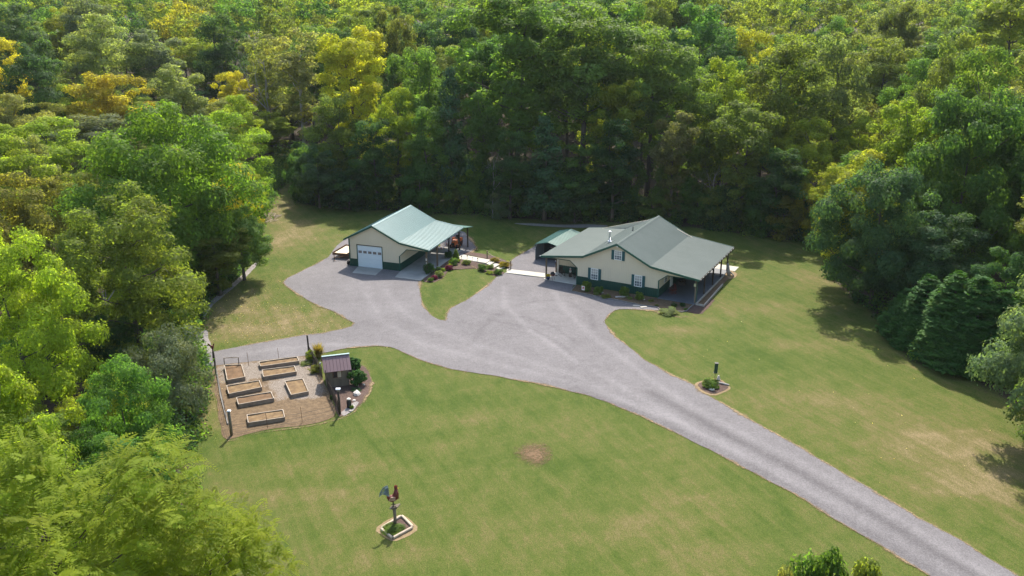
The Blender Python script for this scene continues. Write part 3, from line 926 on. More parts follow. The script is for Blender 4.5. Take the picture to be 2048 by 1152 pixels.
# a car parked inside the carport, only its tail shows
cq = hw(CPX + 2.1, 7.4)
car = thing('parked_car', 'dull reddish grey car parked deep inside the metal carport', 'car', (cq.x, cq.y, 0.05), HA)
def carbody():
    mb = MB()
    secs = [(0, .35, .95, .80, .62), (.25, .28, 1.02, .84, .66), (1.0, .26, 1.05, .86, .70), (3.3, .26, 1.0, .86, .74), (4.3, .28, .85, .82, .70), (4.5, .36, .75, .74, .62)]
    for (a, b) in zip(secs[:-1], secs[1:]):
        mb.hexa([(-a[3], a[0], a[1]), (a[3], a[0], a[1]), (b[3], b[0], b[1]), (-b[3], b[0], b[1])],
                [(-a[4], a[0], a[2]), (a[4], a[0], a[2]), (b[4], b[0], b[2]), (-b[4], b[0], b[2])])
    return mb
part('body', carbody(), 'car_paint', car)
mb = MB(); mb.hexa([(-.68, .35, 1.02), (.68, .35, 1.02), (.68, 3.0, 1.0), (-.68, 3.0, 1.0)], [(-.52, .85, 1.48), (.52, .85, 1.48), (.52, 2.2, 1.5), (-.52, 2.2, 1.5)])
cab = part('cabin_glass', mb, 'dark_glass', car)
mb = MB(); mb.slab([(-.52, .86), (.52, .86), (.52, 2.2), (-.52, 2.2)], 1.5, 1.55); part('car_roof', mb, 'car_paint', car)
for x in (-.78, .78):
    for y in (.85, 3.6):
        mb = MB(); mb.tube([(x - .1, y, .31), (x + .1, y, .31)], .31, 14)
        wh = part('wheel', mb, 'rubber', car)
        mb = MB(); mb.tube([(x - .105, y, .31), (x + .105, y, .31)], .18, 10); part('rim', mb, 'galvanised', wh)
for x in (-.55, .55):
    mb = MB(); mb.box(x, -.012, .78, .3, .03, .14); part('tail_lamp', mb, 'red_paint', car)

# ------------------------------------------------------------------ around the house
def plank_edge(name, pts, label, cat, h=.13, w=.10, mat='edging'):
    """row of edging timbers along a line, each its own part"""
    a0 = pts[0]
    t = thing(name, label, cat, (a0.x, a0.y, G(a0.x, a0.y)))
    for a, b in zip(pts[:-1], pts[1:]):
        d = Vector((b.x - a.x, b.y - a.y)); L = d.length
        k = max(1, round(L / 2.4))
        for i in range(k):
            p = Vector((a.x, a.y)) + d * ((i + .5) / k)
            mb = MB(); mb.box(p.x - a0.x, p.y - a0.y, h / 2 + G(p.x, p.y) - G(a0.x, a0.y), L / k - .02, w, h, math.atan2(d.y, d.x))
            part('edging_timber', mb, mat, t)
    return t

bed_px = [(1152.5, 570.5), (1141.7, 583), (1189.8, 593), (1239.7, 602), (1281, 611), (1314.4, 615.4), (1321, 621), (1364, 624.5), (1372.6, 623), (1387.5, 609.6), (1350, 602), (1317, 597)]
bw = pxpoly(bed_px)
drape('planting_bed', densify(bw, .6), .05, 'mulch')
plank_edge('bed_edging', [bw[0]] + bw[1:10], 'low dark timber edging round the planting bed along the house front', 'edging')
rb = [hw(15.48, -.35), hw(16.45, -.45), hw(16.3, 8.2), hw(16.3, 11.2), hw(15.48, 12.2)]
drape('planting_bed', densify(rb, .6), .06, 'mulch')
plank_edge('bed_edging', [rb[4], rb[0], rb[1], rb[2]], 'grey low edging round the narrow bed beside the right porch', 'edging', .22, .14, 'stone')
mb = MB(); mb.slab([hw(13.3, 14.32), hw(16.2, 14.32), hw(16.2, 16.4), hw(13.3, 16.4)], -.2, .07)
tag(mb.build('back_walk', 'pale_concrete'), kind='structure')
drape('lawn_gravel_strip', densify(pxpoly([(1372, 623), (1389, 609), (1407, 612), (1422, 598), (1430, 600), (1405, 628), (1390, 628)]), .6, .1), .02, 'dark_mulch')
fringe('dead_grass_verge', [(1309, 623), (1337, 631), (1364, 635.5), (1376, 633)], .15, .5)

# lower walk: three concrete slabs, then five steps up to the upper walk
walk = thing('lower_walkway', 'sunlit pale concrete walkway crossing the gravel to the house porch', 'walkway', gp(1021, 543))
wl = walk.location.copy()
A0, A1, B0, B1 = gp(1021.5, 539.7), gp(1011, 546.2), gp(1090, 547.6), gp(1091, 556)
for i in range(4):
    a, b = i / 4 + .002, (i + 1) / 4 - .002
    pts = [A1.lerp(B1, a), A1.lerp(B1, b), A0.lerp(B0, b), A0.lerp(B0, a)]
    mb = MB(); mb.hexa([(p.x - wl.x, p.y - wl.y, p.z - .1 - wl.z) for p in pts], [(p.x - wl.x, p.y - wl.y, p.z + .09 - wl.z) for p in pts])
    part('concrete_slab', mb, 'pale_concrete', walk)
E0, E1 = at(981, 520, .55), at(972, 526, .55)
F0, F1 = at(1021, 540, .09), at(1005, 547, .09)
stp = thing('garden_steps', 'flight of pale concrete steps climbing from the walkway towards the garage', 'steps', (F1.x, F1.y, 0))
for i in range(4):
    a, b = i / 4 + .02, (i + 1) / 4 - .02
    pts = [E1.lerp(F1, a), E1.lerp(F1, b), E0.lerp(F0, b), E0.lerp(F0, a)]
    zt = .52 - .125 * i
    mb = MB(); mb.slab([(p.x - F1.x, p.y - F1.y) for p in pts], -.1, zt)
    part('step', mb, 'pale_concrete', stp)
U0, U1 = at(923, 508, .6), at(914, 516.5, .6)
uw = thing('upper_walkway', 'pale concrete walkway from the garage porch to the top of the steps', 'walkway', (U1.x, U1.y, .4))
for i in range(3):
    a, b = i / 3 + .003, (i + 1) / 3 - .003
    pts = [U1.lerp(E1, a), U1.lerp(E1, b), U0.lerp(E0, b), U0.lerp(E0, a)]
    mb = MB(); mb.slab([(p.x - U1.x, p.y - U1.y) for p in pts], -.3, .17)
    part('concrete_slab', mb, 'pale_concrete', uw)

# handrail posts and rope
p1, p2 = gp(974.4, 517.8), gp(1021.5, 538.5)
rl = thing('rope_handrail', 'rope handrail slung between two wooden posts beside the steps', 'handrail', p1)
for p in (p1, p2):
    mb = MB(); mb.box(p.x - p1.x, p.y - p1.y, p.z - p1.z + .58, .15, .15, 1.16); part('post', mb, 'post_wood', rl)
a, b = Vector((0, 0, .95)), Vector((p2.x - p1.x, p2.y - p1.y, p2.z - p1.z + .95))
mb = MB(); mb.tube([a.lerp(b, k / 8) - Vector((0, 0, .28 * math.sin(math.pi * k / 8))) for k in range(9)], .025, 5)
part('rope', mb, 'rope', rl, True)
# path lights
for i, (x, y) in enumerate([(923, 519), (934.5, 518), (945, 521), (955.5, 523)]):
    p = gp(x, y)
    words = ['first', 'second', 'third', 'fourth'][i]
    t = thing('path_light', 'small dark path light beside the upper walkway, %s from the garage' % words, 'path light', p, 0, 'path lights by the upper walkway')
    part('stake', MB().tube([(0, 0, 0), (0, 0, .38)], .02, 6), 'black_steel', t)
    part('lamp_head', MB().lathe(0, 0, [(.05, .36), (.09, .44), (.03, .52)], 8), 'galvanised' if i == 2 else 'black_steel', t)

# things on the left porch
def pot(px_, py_, label, zz=.1, s=1.0, flower='yellow_flower'):
    p = at(px_, py_, zz)
    t = thing('flower_pot', label, 'flower pot', p)
    part('pot', MB().lathe(0, 0, [(.16 * s, 0), (.24 * s, .3 * s), (.25 * s, .42 * s), (.20 * s, .40 * s)], 12), 'pot_blue', t, True)
    return t
fpot = pot(1096.5, 559.0, 'dark blue pot of yellow flowers at the foot of the left porch post')
gpnt = at(1100.5, 559.5, .1)
gr = thing('kettle_grill', 'round black and red kettle grill beside the left porch post', 'grill', (gpnt.x + .3, gpnt.y - .1, .1))
part('lid', MB().lathe(0, 0, [(.30, .80), (.29, .92), (.20, 1.05), (.04, 1.1)], 14), 'black_steel', gr, True)
part('bowl', MB().lathe(0, 0, [(.06, .52), (.22, .58), (.30, .70), (.305, .80)], 14), 'red_paint', gr, True)
for k in range(3):
    t = k * 2.09 + .4
    part('leg', MB().tube([(.14 * math.cos(t), .14 * math.sin(t), .6), (.28 * math.cos(t), .28 * math.sin(t), 0)], .018, 5), 'black_steel', gr)
part('shelf', MB().box(.45, -.1, .62, .3, .35, .03), 'black_steel', gr)
def rocker(p, rz, label, mat='dark_wood'):
    t = thing('porch_chair', label, 'chair', p, rz)
    part('seat', MB().box(0, 0, .42, .56, .52, .06), mat, t)
    part('backrest', MB().box(0, .30, .80, .56, .06, .78, 0, .18), mat, t)
    for x in (-.27, .27):
        part('armrest', MB().box(x * 1.1, 0, .64, .08, .6, .04), mat, t)
        for y in (-.22, .22):
            part('leg', MB().box(x, y, .33, .05, .05, .6), mat, t)
        part('rocker', MB().tube([(x, -.45, .06), (x, -.1, .02), (x, .3, .03), (x, .5, .1)], .025, 5), mat, t)
    return t
rocker(hw(-2.9, 1.9, .1), .5, 'dark rocking chair on the left porch nearest the brown corner post')
rocker(hw(-.8, 1.9, .1), -.4, 'dark rocking chair on the left porch nearest the house wall')
q = hw(-1.8, 2.1, .1)
fl_ = thing('porch_figure', 'small white and red garden figure on a stand on the left porch', 'figurine', q)
part('stand', MB().box(0, 0, .28, .4, .4, .56), 'dark_wood', fl_)
part('figure', MB().lathe(0, 0, [(.12, .56), (.15, .75), (.08, .95), (.10, 1.08), (.02, 1.2)], 10), 'cloth_white', fl_, True)
part('scarf', MB().lathe(0, 0, [(.12, .88), (.13, .93), (.10, .97)], 10), 'cloth_red', fl_)
q = hw(-3.45, 1.1, 0)
bf = thing('hanging_feeder', 'tiny white and blue feeder hanging under the left porch roof', 'bird feeder', (q.x, q.y, 2.15))
part('cord', MB().tube([(0, 0, .15), (0, 0, 1.0)], .008, 4), 'black_steel', bf)
part('cup', MB().lathe(0, 0, [(.05, -.1), (.08, 0), (.09, .06)], 8), 'cloth_blue', bf)
part('lid', MB().lathe(0, 0, [(.09, .062), (.07, .12), (.02, .16)], 8), 'white_paint', bf)
# right porch chairs
rocker(hw(W + 1.1, 2.0, .11), -1.3, 'reddish rocking chair deep in the shade of the right porch', 'red_paint')
rocker(hw(W + 1.1, 5.6, .11), -1.3, 'dark rocking chair farther back on the right porch')
# log stump pile at the back end of the narrow bed
q = hw(15.9, 12.6)
st = thing('tree_stump', 'weathered upright stump at the back corner of the right porch', 'stump', (q.x, q.y, 0))
part('trunk', MB().tube([(0, 0, 0), (-.1, .1, .6), (-.2, .15, 1.3), (-.22, .2, 1.5)], [.25, .2, .17, .13], 8), 'driftwood', st, True)
part('branch', MB().tube([(0, 0, .5), (.45, -.2, .15), (.6, -.3, .02)], [.1, .08, .06], 6), 'driftwood', st, True)

# garden flag, driftwood and stepping stones in the front bed
p = gp(1166, 588)
gf = thing('garden_flag', 'small white garden flag with a red print beside the porch corner', 'flag', p, HA)
part('flag_pole', MB().tube([(-.24, 0, 0), (-.24, 0, 1.05), (.22, 0, 1.05)], .012, 5), 'black_steel', gf)
part('flag_cloth', MB().box(0, .0, .76, .40, .012, .54), 'cloth_white', gf)
mb = MB()
pts = [(-.10, -.10), (.0, -.14), (.10, -.04), (.12, .10), (.04, .18), (-.02, .08), (-.12, .04)]
mb.hexa([(a_, -.014, .78 + b_) for a_, b_ in pts], [(a_, -.009, .78 + b_) for a_, b_ in pts])
part('bird_print', mb, 'cloth_red', gf)
def blob_stone(name, px_, py_, r, label, mat='pale_stone', cat='stone', flat=.55, seed=0, group=None):
    p = gp(px_, py_)
    rr = random.Random(seed)
    bm = bmesh.new()
    bmesh.ops.create_icosphere(bm, subdivisions=2, radius=1)
    for v in bm.verts:
        n_ = 1 + .30 * mnoise.noise(v.co * 1.3 + Vector((seed, 0, 0))) + .12 * mnoise.noise(v.co * 3 + Vector((0, seed, 0)))
        v.co = Vector((v.co.x * r * n_ * rr.uniform(.98, 1.02), v.co.y * r * n_ * .8, max(-.2 * r, v.co.z * r * n_ * flat)))
    me_ = bpy.data.meshes.new(name)
    bm.to_mesh(me_); bm.free()
    me_.materials.append(MATS[mat])
    o = link(name, me_)
    o.location = (p.x, p.y, p.z + .06); o.rotation_euler = (0, 0, seed * 1.3)
    return tag(o, label, cat, group)
p = gp(1243, 596)
dw = thing('driftwood_log', 'pale forked driftwood log lying in the bed before the right window', 'log', p)
part('log', MB().tube([(-.75, .05, .12), (-.3, 0, .14), (.2, -.03, .16), (.75, .12, .2)], [.10, .12, .11, .05], 7), 'driftwood', dw, True)
part('branch', MB().tube([(.0, 0, .16), (.25, .2, .4), (.45, .2, .42)], [.07, .05, .03], 6), 'driftwood', dw, True)
part('branch', MB().tube([(-.4, 0, .14), (-.7, -.25, .12)], [.06, .03], 6), 'driftwood', dw, True)
for i, (x, y) in enumerate([(1272, 612.5), (1286.5, 615)]):
    p = gp(x, y)
    mb = MB(); mb.slab([(-.42, -.22), (.38, -.25), (.46, .1), (.2, .26), (-.3, .24)], .03, .09)
    o = mb.build('stepping_stone', 'stone'); o.location = (p.x, p.y, p.z + .02); o.rotation_euler = (0, 0, .4 * i)
    tag(o, ['flat grey stepping stone on the gravel, nearer the front porch', 'flat grey stepping stone on the gravel, nearer the lawn'][i], 'stone', 'stepping stones by the house bed')
blob_stone('stone', 1202, 586, .32, 'small flat brown stone in the bed below the left window', 'stone', seed=2)
blob_stone('stone', 1288, 600, .14, 'tiny white stone in the bed near the right house corner', 'pale_stone', seed=3)
# ------------------------------------------------------------------ the garage
GX, GY, GA, GZ = -21.233, 111.618, -0.33, 0.5
ga = thing('garage', 'cream metal garage with pale green ribbed roof and white overhead door', 'garage', (GX, GY, GZ), GA)
GW, GD, GO = 7.241, 11.318, 0.304
GP = [(-.635, 3.685), (3.572, 5.813), (7.346, 3.954), (11.40, 3.315)]
for i in range(3):
    roof_plane('roof_panel', GP[i], GP[i + 1], -GO, GD, 'garage_roof', ga, rib=.23 if i < 2 else .46, rh=.03 if i < 2 else .05, rw=.05 if i < 2 else .08)
mb = MB(); rx, rz = GP[1]
mb.hexa([(rx - .2, -GO - .03, rz - .055), (rx + .2, -GO - .03, rz - .055), (rx + .2, GD + .03, rz - .055), (rx - .2, GD + .03, rz - .055)],
        [(rx - .02, -GO - .03, rz + .05), (rx + .02, -GO - .03, rz + .05), (rx + .02, GD + .03, rz + .05), (rx - .02, GD + .03, rz + .05)])
part('ridge_cap', mb, 'ridge_metal', ga)
rake(GP, -GO - .003, ga, .22)
rake(GP, GD + .063, ga, .12, mat='ridge_metal', lift=.05)
mb = MB(); mb.box(GP[0][0] - .034, GD / 2, GP[0][1] - .12, .06, GD, .2); part('fascia', mb, 'green_trim', ga)
mb = MB(); mb.box(GP[3][0] + .034, GD / 2 - .1, GP[3][1] - .10, .06, GD + .3, .16); part('gutter', mb, 'ridge_metal', ga)
D0, DW, DH = 1.135, 3.57, 2.951
gtop = [(x, roof_z(GP, x) - .075) for x in (11.1, 7.346, 3.572, 0)]
gpoly = [(0, 1.05), (D0, 1.05), (D0, DH), (D0 + DW, DH), (D0 + DW, 1.05), (GW, 1.05), (GW, 2.05), (GW + 1.0, 3.0), (11.1, 2.98)] + gtop
ribbed_wall('front_wall', gpoly, (0, 0, 0), (1, 0, 0), (0, -1, 0), 'cream', ga)
ribbed_wall('wainscot', [(0, 0), (D0, 0), (D0, 1.05), (0, 1.05)], (0, -.012, 0), (1, 0, 0), (0, -1, 0), 'dark_green_steel', ga)
ribbed_wall('wainscot', [(D0 + DW, 0), (GW, 0), (GW, 1.05), (D0 + DW, 1.05)], (0, -.012, 0), (1, 0, 0), (0, -1, 0), 'dark_green_steel', ga)
ribbed_wall('side_wall', [(0, 1.05), (GD - .2, 1.05), (GD - .2, 3.75), (0, 3.75)], (GW, .07, 0), (0, 1, 0), (1, 0, 0), 'cream', ga)
ribbed_wall('wainscot', [(0, 0), (GD - .2, 0), (GD - .2, 1.05), (0, 1.05)], (GW + .012, .07, 0), (0, 1, 0), (1, 0, 0), 'dark_green_steel', ga)
ribbed_wall('side_wall', [(0, 0), (GD - .2, 0), (GD - .2, 3.75), (0, 3.75)], (0, .07, 0), (0, 1, 0), (-1, 0, 0), 'cream', ga)
ribbed_wall('back_wall', [(0, 0), (GW, 0), (GW, 3.8), (3.57, 5.65), (0, 3.8)], (0, GD - .1, 0), (1, 0, 0), (0, 1, 0), 'cream', ga)
for x, zt in ((.04, 3.75), (GW - .04, 2.05)):
    part('corner_trim', MB().box(x, -.045, zt / 2, .13, .07, zt), 'green_trim', ga)
for (xa, za), (xb, zb) in (((GW, 2.05), (GW + 1.0, 3.0)), ((GW + 1.0, 3.0), (11.1, 2.98))):
    part('opening_trim', MB().tube([(xa, -.02, za), (xb, -.02, zb)], .045, 4), 'green_trim', ga)
part('downspout', MB().box(-.16, .2, 1.85, .08, .08, 3.6), 'green_trim', ga)
# overhead door: five sections, the second from the top glazed
od = part('overhead_door', MB().box(D0 + DW / 2, .075, DH / 2, DW - .02, .05, DH - .02), 'door_white', ga)
sec = DH / 5
for k in range(5):
    part('door_section', MB().box(D0 + DW / 2, .035, sec * (k + .5), DW - .06, .03, sec - .025), 'door_white', od)
for k in range(5):
    part('door_pane', MB().box(D0 + DW * (k + .56) / 5.1, .012, sec * 3.5, .50, .014, sec * .56), 'door_pane', od)
for x in (D0 - .03, D0 + DW + .03):
    part('door_jamb', MB().box(x, -.01, DH / 2, .09, .10, DH), 'green_trim', ga)
part('door_head', MB().box(D0 + DW / 2, -.01, DH + .05, DW + .15, .10, .09), 'dark_wood', ga)
# porch posts with braces
for i, y in enumerate((.05, 3.4, 7.3, 11.0)):
    zt = roof_z(GP, 10.95) - .10
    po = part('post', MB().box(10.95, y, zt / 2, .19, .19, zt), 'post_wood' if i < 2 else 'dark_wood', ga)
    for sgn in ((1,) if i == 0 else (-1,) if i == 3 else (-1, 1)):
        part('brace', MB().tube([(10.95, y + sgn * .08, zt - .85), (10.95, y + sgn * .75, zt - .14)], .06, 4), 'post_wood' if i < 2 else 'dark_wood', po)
part('header_beam', MB().box(10.95, GD / 2, roof_z(GP, 10.95) - .20, .12, GD - .3, .2), 'dark_wood', ga)
part('sign_plate', MB().box(10.95, -.06, 1.95, .13, .03, .30), 'cloth_white', ga)
part('sign_plate', MB().box(10.95, -.06, 1.45, .12, .03, .26), 'cloth_white', ga)
# rear awning
aw = part('rear_awning', MB().hexa([(6.2, GD + .07, 3.38), (11.7, GD + .07, 3.22), (12.0, GD + 2.1, 2.86), (6.2, GD + 2.1, 3.0)],
    [(6.2, GD + .07, 3.44), (11.7, GD + .07, 3.28), (12.0, GD + 2.1, 2.92), (6.2, GD + 2.1, 3.06)]), 'carport_roof', ga)
part('awning_fascia', MB().box(9.1, GD + 2.14, 2.90, 5.9, .05, .16), 'dark_green_steel', aw)
part('post', MB().box(11.4, GD + 1.75, 1.42, .17, .17, 2.84), 'dark_wood', ga)
part('post', MB().box(6.5, GD + 1.75, 1.46, .17, .17, 2.92), 'dark_wood', ga)

def gw(x, y, z=0.0):
    c, s = math.cos(GA), math.sin(GA)
    return Vector((GX + x * c - y * s, GY + x * s + y * c, GZ + z))

# concrete apron and porch slab
def pad(name, pts, z0, z1, mat='concrete'):
    mb = MB(); mb.slab(pts, z0, z1)
    return tag(mb.build(name, mat), kind='structure')
pad('door_apron', [gw(1.75, -2.75), gw(5.0, -2.7), gw(D0 + DW, -.03), gw(D0, -.03)], .2, .56, 'slab_grey')
pad('garage_porch_slab', [gw(7.75, -2.7), gw(11.35, -2.85), gw(11.3, GD + .4), gw(GW + .06, GD + .4), gw(GW + .06, -.03)], .2, .60, 'slab_grey')

# rusty star on the side wall, and the bunting
q = gw(GW + .075, 1.6, 2.6)
mb = MB()
star = [(math.sin(k * math.pi / 5) * (.30 if k % 2 == 0 else .12), math.cos(k * math.pi / 5) * (.30 if k % 2 == 0 else .12)) for k in range(10)]
mb.hexa([(0, a, b) for a, b in star], [(.05, a * .9, b * .9) for a, b in star])
o = mb.build('wall_star', 'rust_steel'); o.location = q; o.rotation_euler = (0, 0, GA)
tag(o, 'rusty red metal star hung on the garage side wall', 'star')
q = gw(10.95, 3.6, 2.75)
bu = thing('bunting', 'string of red, white and blue pennants sagging under the garage porch eave', 'bunting', q, GA)
pts = [Vector((.12, 3.4 * k / 12, -.55 * math.sin(math.pi * k / 12))) for k in range(13)]
part('cord', MB().tube(pts, .012, 4), 'rope', bu)
for k in range(12):
    a, b = pts[k], pts[k + 1]
    m_ = a.lerp(b, .5) - Vector((0, 0, .34))
    part('pennant', MB().hexa([a.lerp(b, .12), a.lerp(b, .88), m_], [a.lerp(b, .12) + Vector((.01, 0, 0)), a.lerp(b, .88) + Vector((.01, 0, 0)), m_ + Vector((.01, 0, 0))]),
         ('cloth_red', 'cloth_white', 'cloth_blue')[k % 3], bu)

# orange tractor behind the porch
q = gw(9.75, 12.75)
tr = thing('garden_tractor', 'orange compact tractor with dark seat parked under the garage rear awning', 'tractor', (q.x, q.y, .53), GA + .1)
part('hood', MB().hexa([(-.32, -1.5, .55), (.32, -1.5, .55), (.36, -.2, .55), (-.36, -.2, .55)], [(-.25, -1.42, 1.0), (.25, -1.42, 1.0), (.30, -.2, 1.15), (-.30, -.2, 1.15)]), 'orange_paint', tr)
part('chassis', MB().box(0, -.2, .48, .5, 2.3, .22), 'black_steel', tr)
part('grille', MB().box(0, -1.51, .75, .42, .04, .34), 'black_steel', tr)
for x in (-.52, .52):
    part('fender', MB().hexa([(x - .16, .15, .75), (x + .16, .15, .75), (x + .16, 1.15, .75), (x - .16, 1.15, .75)], [(x - .14, .35, 1.12), (x + .14, .35, 1.12), (x + .14, 1.0, 1.1), (x - .14, 1.0, 1.1)]), 'orange_paint', tr)
    wh = part('wheel', MB().tube([(x - .15, .65, .48), (x + .15, .65, .48)], .48, 16), 'rubber', tr)
    part('rim', MB().tube([(x - .16, .65, .48), (x + .16, .65, .48)], .26, 12), 'red_paint', wh)
    wh = part('wheel', MB().tube([(x * .85 - .1, -1.05, .29), (x * .85 + .1, -1.05, .29)], .29, 14), 'rubber', tr)
    part('rim', MB().tube([(x * .85 - .105, -1.05, .29), (x * .85 + .105, -1.05, .29)], .16, 10), 'red_paint', wh)
part('seat', MB().box(0, .55, .98, .46, .42, .12), 'black_steel', tr)
part('seat_back', MB().box(0, .80, 1.22, .46, .10, .46), 'black_steel', tr)
part('steering_column', MB().tube([(0, -.12, .9), (0, .12, 1.28)], .03, 6), 'black_steel', tr)
part('steering_wheel', MB().lathe(0, .13, [(.16, 1.27), (.19, 1.29), (.16, 1.31)], 12), 'black_steel', tr)
for x in (-.45, .45):
    part('roll_bar', MB().tube([(x, 1.05, .7), (x, 1.05, 1.75)], .035, 6), 'black_steel', tr)
part('roll_bar', MB().tube([(-.45, 1.05, 1.75), (.45, 1.05, 1.75)], .035, 6), 'black_steel', tr)
part('mower_deck', MB().hexa([(-.65, -.75, .15), (.65, -.75, .15), (.65, .1, .15), (-.65, .1, .15)], [(-.58, -.68, .34), (.58, -.68, .34), (.58, .03, .34), (-.58, .03, .34)]), 'orange_paint', tr)

# ------------------------------------------------------------------ utility trailer left of the garage
a, b, c_ = at(665, 506.5, 1.2), at(694.6, 509.3, 1.2), at(689.6, 496.5, 1.2)
ang = math.atan2(b.y - a.y, b.x - a.x)
LW = (b - a).length
LL = 4.0
tl = thing('utility_trailer', 'flatbed utility trailer with rusty side rails and pale plank deck beside the garage', 'trailer', (a.x, a.y, G(a.x, a.y)), ang)
zb = .62
for k in range(7):
    part('deck_plank', MB().box(LW * (k + .5) / 7, LL / 2, zb + .02, LW / 7 - .012, LL - .08, .05), 'deck_plank', tl)
for y in (.0, LL):
    part('end_rail', MB().box(LW / 2, y, zb + .05, LW, .05, .30), 'rust_steel', tl)
for x in (0, LW):
    part('side_rail', MB().box(x, LL / 2, zb + .22, .05, LL, .06), 'rust_steel', tl)
    part('side_rail', MB().box(x, LL / 2, zb - .04, .06, LL, .12), 'rust_steel', tl)
    part('side_board', MB().box(x + (.03 if x == 0 else -.03), LL / 2, zb + .11, .02, LL - .1, .18), 'dark_wood', tl)
    for y in (.02, LL / 3, 2 * LL / 3, LL - .02):
        part('stake', MB().box(x, y, zb + .08, .055, .055, .4), 'rust_steel', tl)
    wh = part('wheel', MB().tube([(x + (-.22 if x == 0 else .02), LL * .58, .34), (x + (-.02 if x == 0 else .22), LL * .58, .34)], .34, 16), 'rubber', tl)
    part('rim', MB().tube([(x + (-.225 if x == 0 else .015), LL * .58, .34), (x + (-.015 if x == 0 else .225), LL * .58, .34)], .18, 10), 'galvanised', wh)
    part('wheel_arch', MB().hexa([(x + (-.26 if x == 0 else 0), LL * .58 - .5, .5), (x + (0 if x == 0 else .26), LL * .58 - .5, .5), (x + (0 if x == 0 else .26), LL * .58 + .5, .5), (x + (-.26 if x == 0 else 0), LL * .58 + .5, .5)],
        [(x + (-.26 if x == 0 else 0), LL * .58 - .3, .76), (x + (0 if x == 0 else .26), LL * .58 - .3, .76), (x + (0 if x == 0 else .26), LL * .58 + .3, .76), (x + (-.26 if x == 0 else 0), LL * .58 + .3, .76)]), 'black_steel', tl)
for s_ in (-1, 1):
    part('drawbar', MB().tube([(LW / 2 + s_ * LW * .4, 0, zb - .1), (LW * .38, -1.15, zb - .14)], .045, 4), 'rust_steel', tl)
jk = part('jack', MB().tube([(LW * .38, -1.1, .04), (LW * .38, -1.1, zb + .25)], .035, 6), 'rust_steel', tl)
part('foot', MB().box(LW * .38, -1.1, .03, .24, .24, .03), 'rust_steel', jk)
part('crank', MB().tube([(LW * .38, -1.1, zb + .24), (LW * .38 - .25, -1.1, zb + .24)], .02, 5), 'rust_steel', jk)

# small dark wheel leaning at the garage corner
q = gw(-.28, .15)
wt = thing('hose_reel', 'small dark hose reel standing against the left garage corner', 'hose reel', (q.x, q.y, .5), GA)
part('reel', MB().tube([(-.12, 0, .36), (.12, 0, .36)], .28, 14), 'rubber', wt)
for x in (-.14, .14):
    part('reel_disc', MB().tube([(x - .012, 0, .36), (x + .012, 0, .36)], .34, 14), 'black_steel', wt)
    part('leg', MB().tube([(x, -.25, 0), (x, 0, .4), (x, .25, 0)], .02, 5), 'galvanised', wt)
# ------------------------------------------------------------------ raised-bed garden
gpx = [(424, 730), (470, 726), (540, 719), (603, 712), (618, 712), (640, 742), (652, 775), (676, 830), (640, 846), (600, 852), (560, 856), (520, 863), (480, 872), (448, 883), (440, 850), (432, 790)]
def garden_mat():
    m = MATS['mulch'].copy(); m.name = 'garden_floor'; MATS['garden_floor'] = m
    nt = m.node_tree
    b = nt.nodes['Principled BSDF']
    old = b.inputs['Base Color'].links[0].from_socket
    pos = nt.nodes.new('ShaderNodeNewGeometry').outputs['Position']
    n1 = noise_node(nt, .9, pos, 6, .7); n2 = noise_node(nt, 11, pos, 4, .75); n3 = noise_node(nt, 2.2, pos, 5, .7)
    at_ = nt.nodes.new('ShaderNodeAttribute'); at_.attribute_name = 'pale'
    f = mathn(nt, 'ADD', at_.outputs['Fac'], mathn(nt, 'MULTIPLY', mathn(nt, 'SUBTRACT', n1.outputs['Fac'], .5), 1.6))
    f = mathn(nt, 'ADD', f, mathn(nt, 'MULTIPLY', mathn(nt, 'SUBTRACT', n2.outputs['Fac'], .5), 1.4))
    fr = ramp(nt, [(.40, (0, 0, 0)), (.62, (1, 1, 1))]); nt.links.new(f, fr.inputs['Fac'])
    gr = ramp(nt, [(.36, (.095, .077, .06)), (.5, (.17, .142, .118)), (.64, (.285, .245, .21))]); nt.links.new(n2.outputs['Fac'], gr.inputs['Fac'])
    st = ramp(nt, [(.40, (.072, .049, .029)), (.60, (.165, .115, .066))]); nt.links.new(n3.outputs['Fac'], st.inputs['Fac'])
    c0 = mix_rgb(nt, .55, old, st.outputs['Color'])
    nt.links.new(mix_rgb(nt, fr.outputs['Color'], c0, gr.outputs['Color']), b.inputs['Base Color'])
garden_mat()
gg = drape('garden_ground', densify(smooth_poly(pxpoly(gpx)), .5, .15), .025, 'garden_floor', .3)
pale = [(v.x, v.y) for v in smooth_poly(pxpoly([(430, 733), (500, 727), (545, 716), (600, 711), (612, 724), (622, 745), (640, 760), (650, 780), (628, 800), (606, 800), (575, 795), (552, 800), (548, 782), (530, 776), (540, 762), (565, 757), (520, 757), (500, 760), (478, 765), (448, 770), (440, 750)]))]
vals = []
for v in gg.data.vertices:
    d = dist_poly(v.co.x, v.co.y, pale)
    vals.append(.5 + max(-.5, min(.5, (d if inpoly(v.co.x, v.co.y, pale) else -d) * .55)))
at_ = gg.data.attributes.new('pale', 'FLOAT', 'POINT'); at_.data.foreach_set('value', vals)
drape('planting_bed', densify(smooth_poly(pxpoly([(648, 745), (690, 735), (722, 730), (738, 742), (745, 765), (740, 785), (722, 808), (704, 824), (685, 834), (676, 834), (668, 800)])), .4, .12), .033, 'dark_mulch')
drape('pale_gravel', densify(smooth_poly(pxpoly([(680, 828), (696, 815), (712, 803), (718, 806), (706, 822), (688, 834)])), .3, .14), .046, 'rock_litter')
fringe('dead_grass_verge', [(745, 765), (740, 787), (722, 811), (704, 828), (682, 838), (640, 849), (600, 855), (520, 866), (450, 885)], .08, .28)
fringe('dead_grass_verge', [(722, 729), (738, 741), (745, 765)], .08, .2)

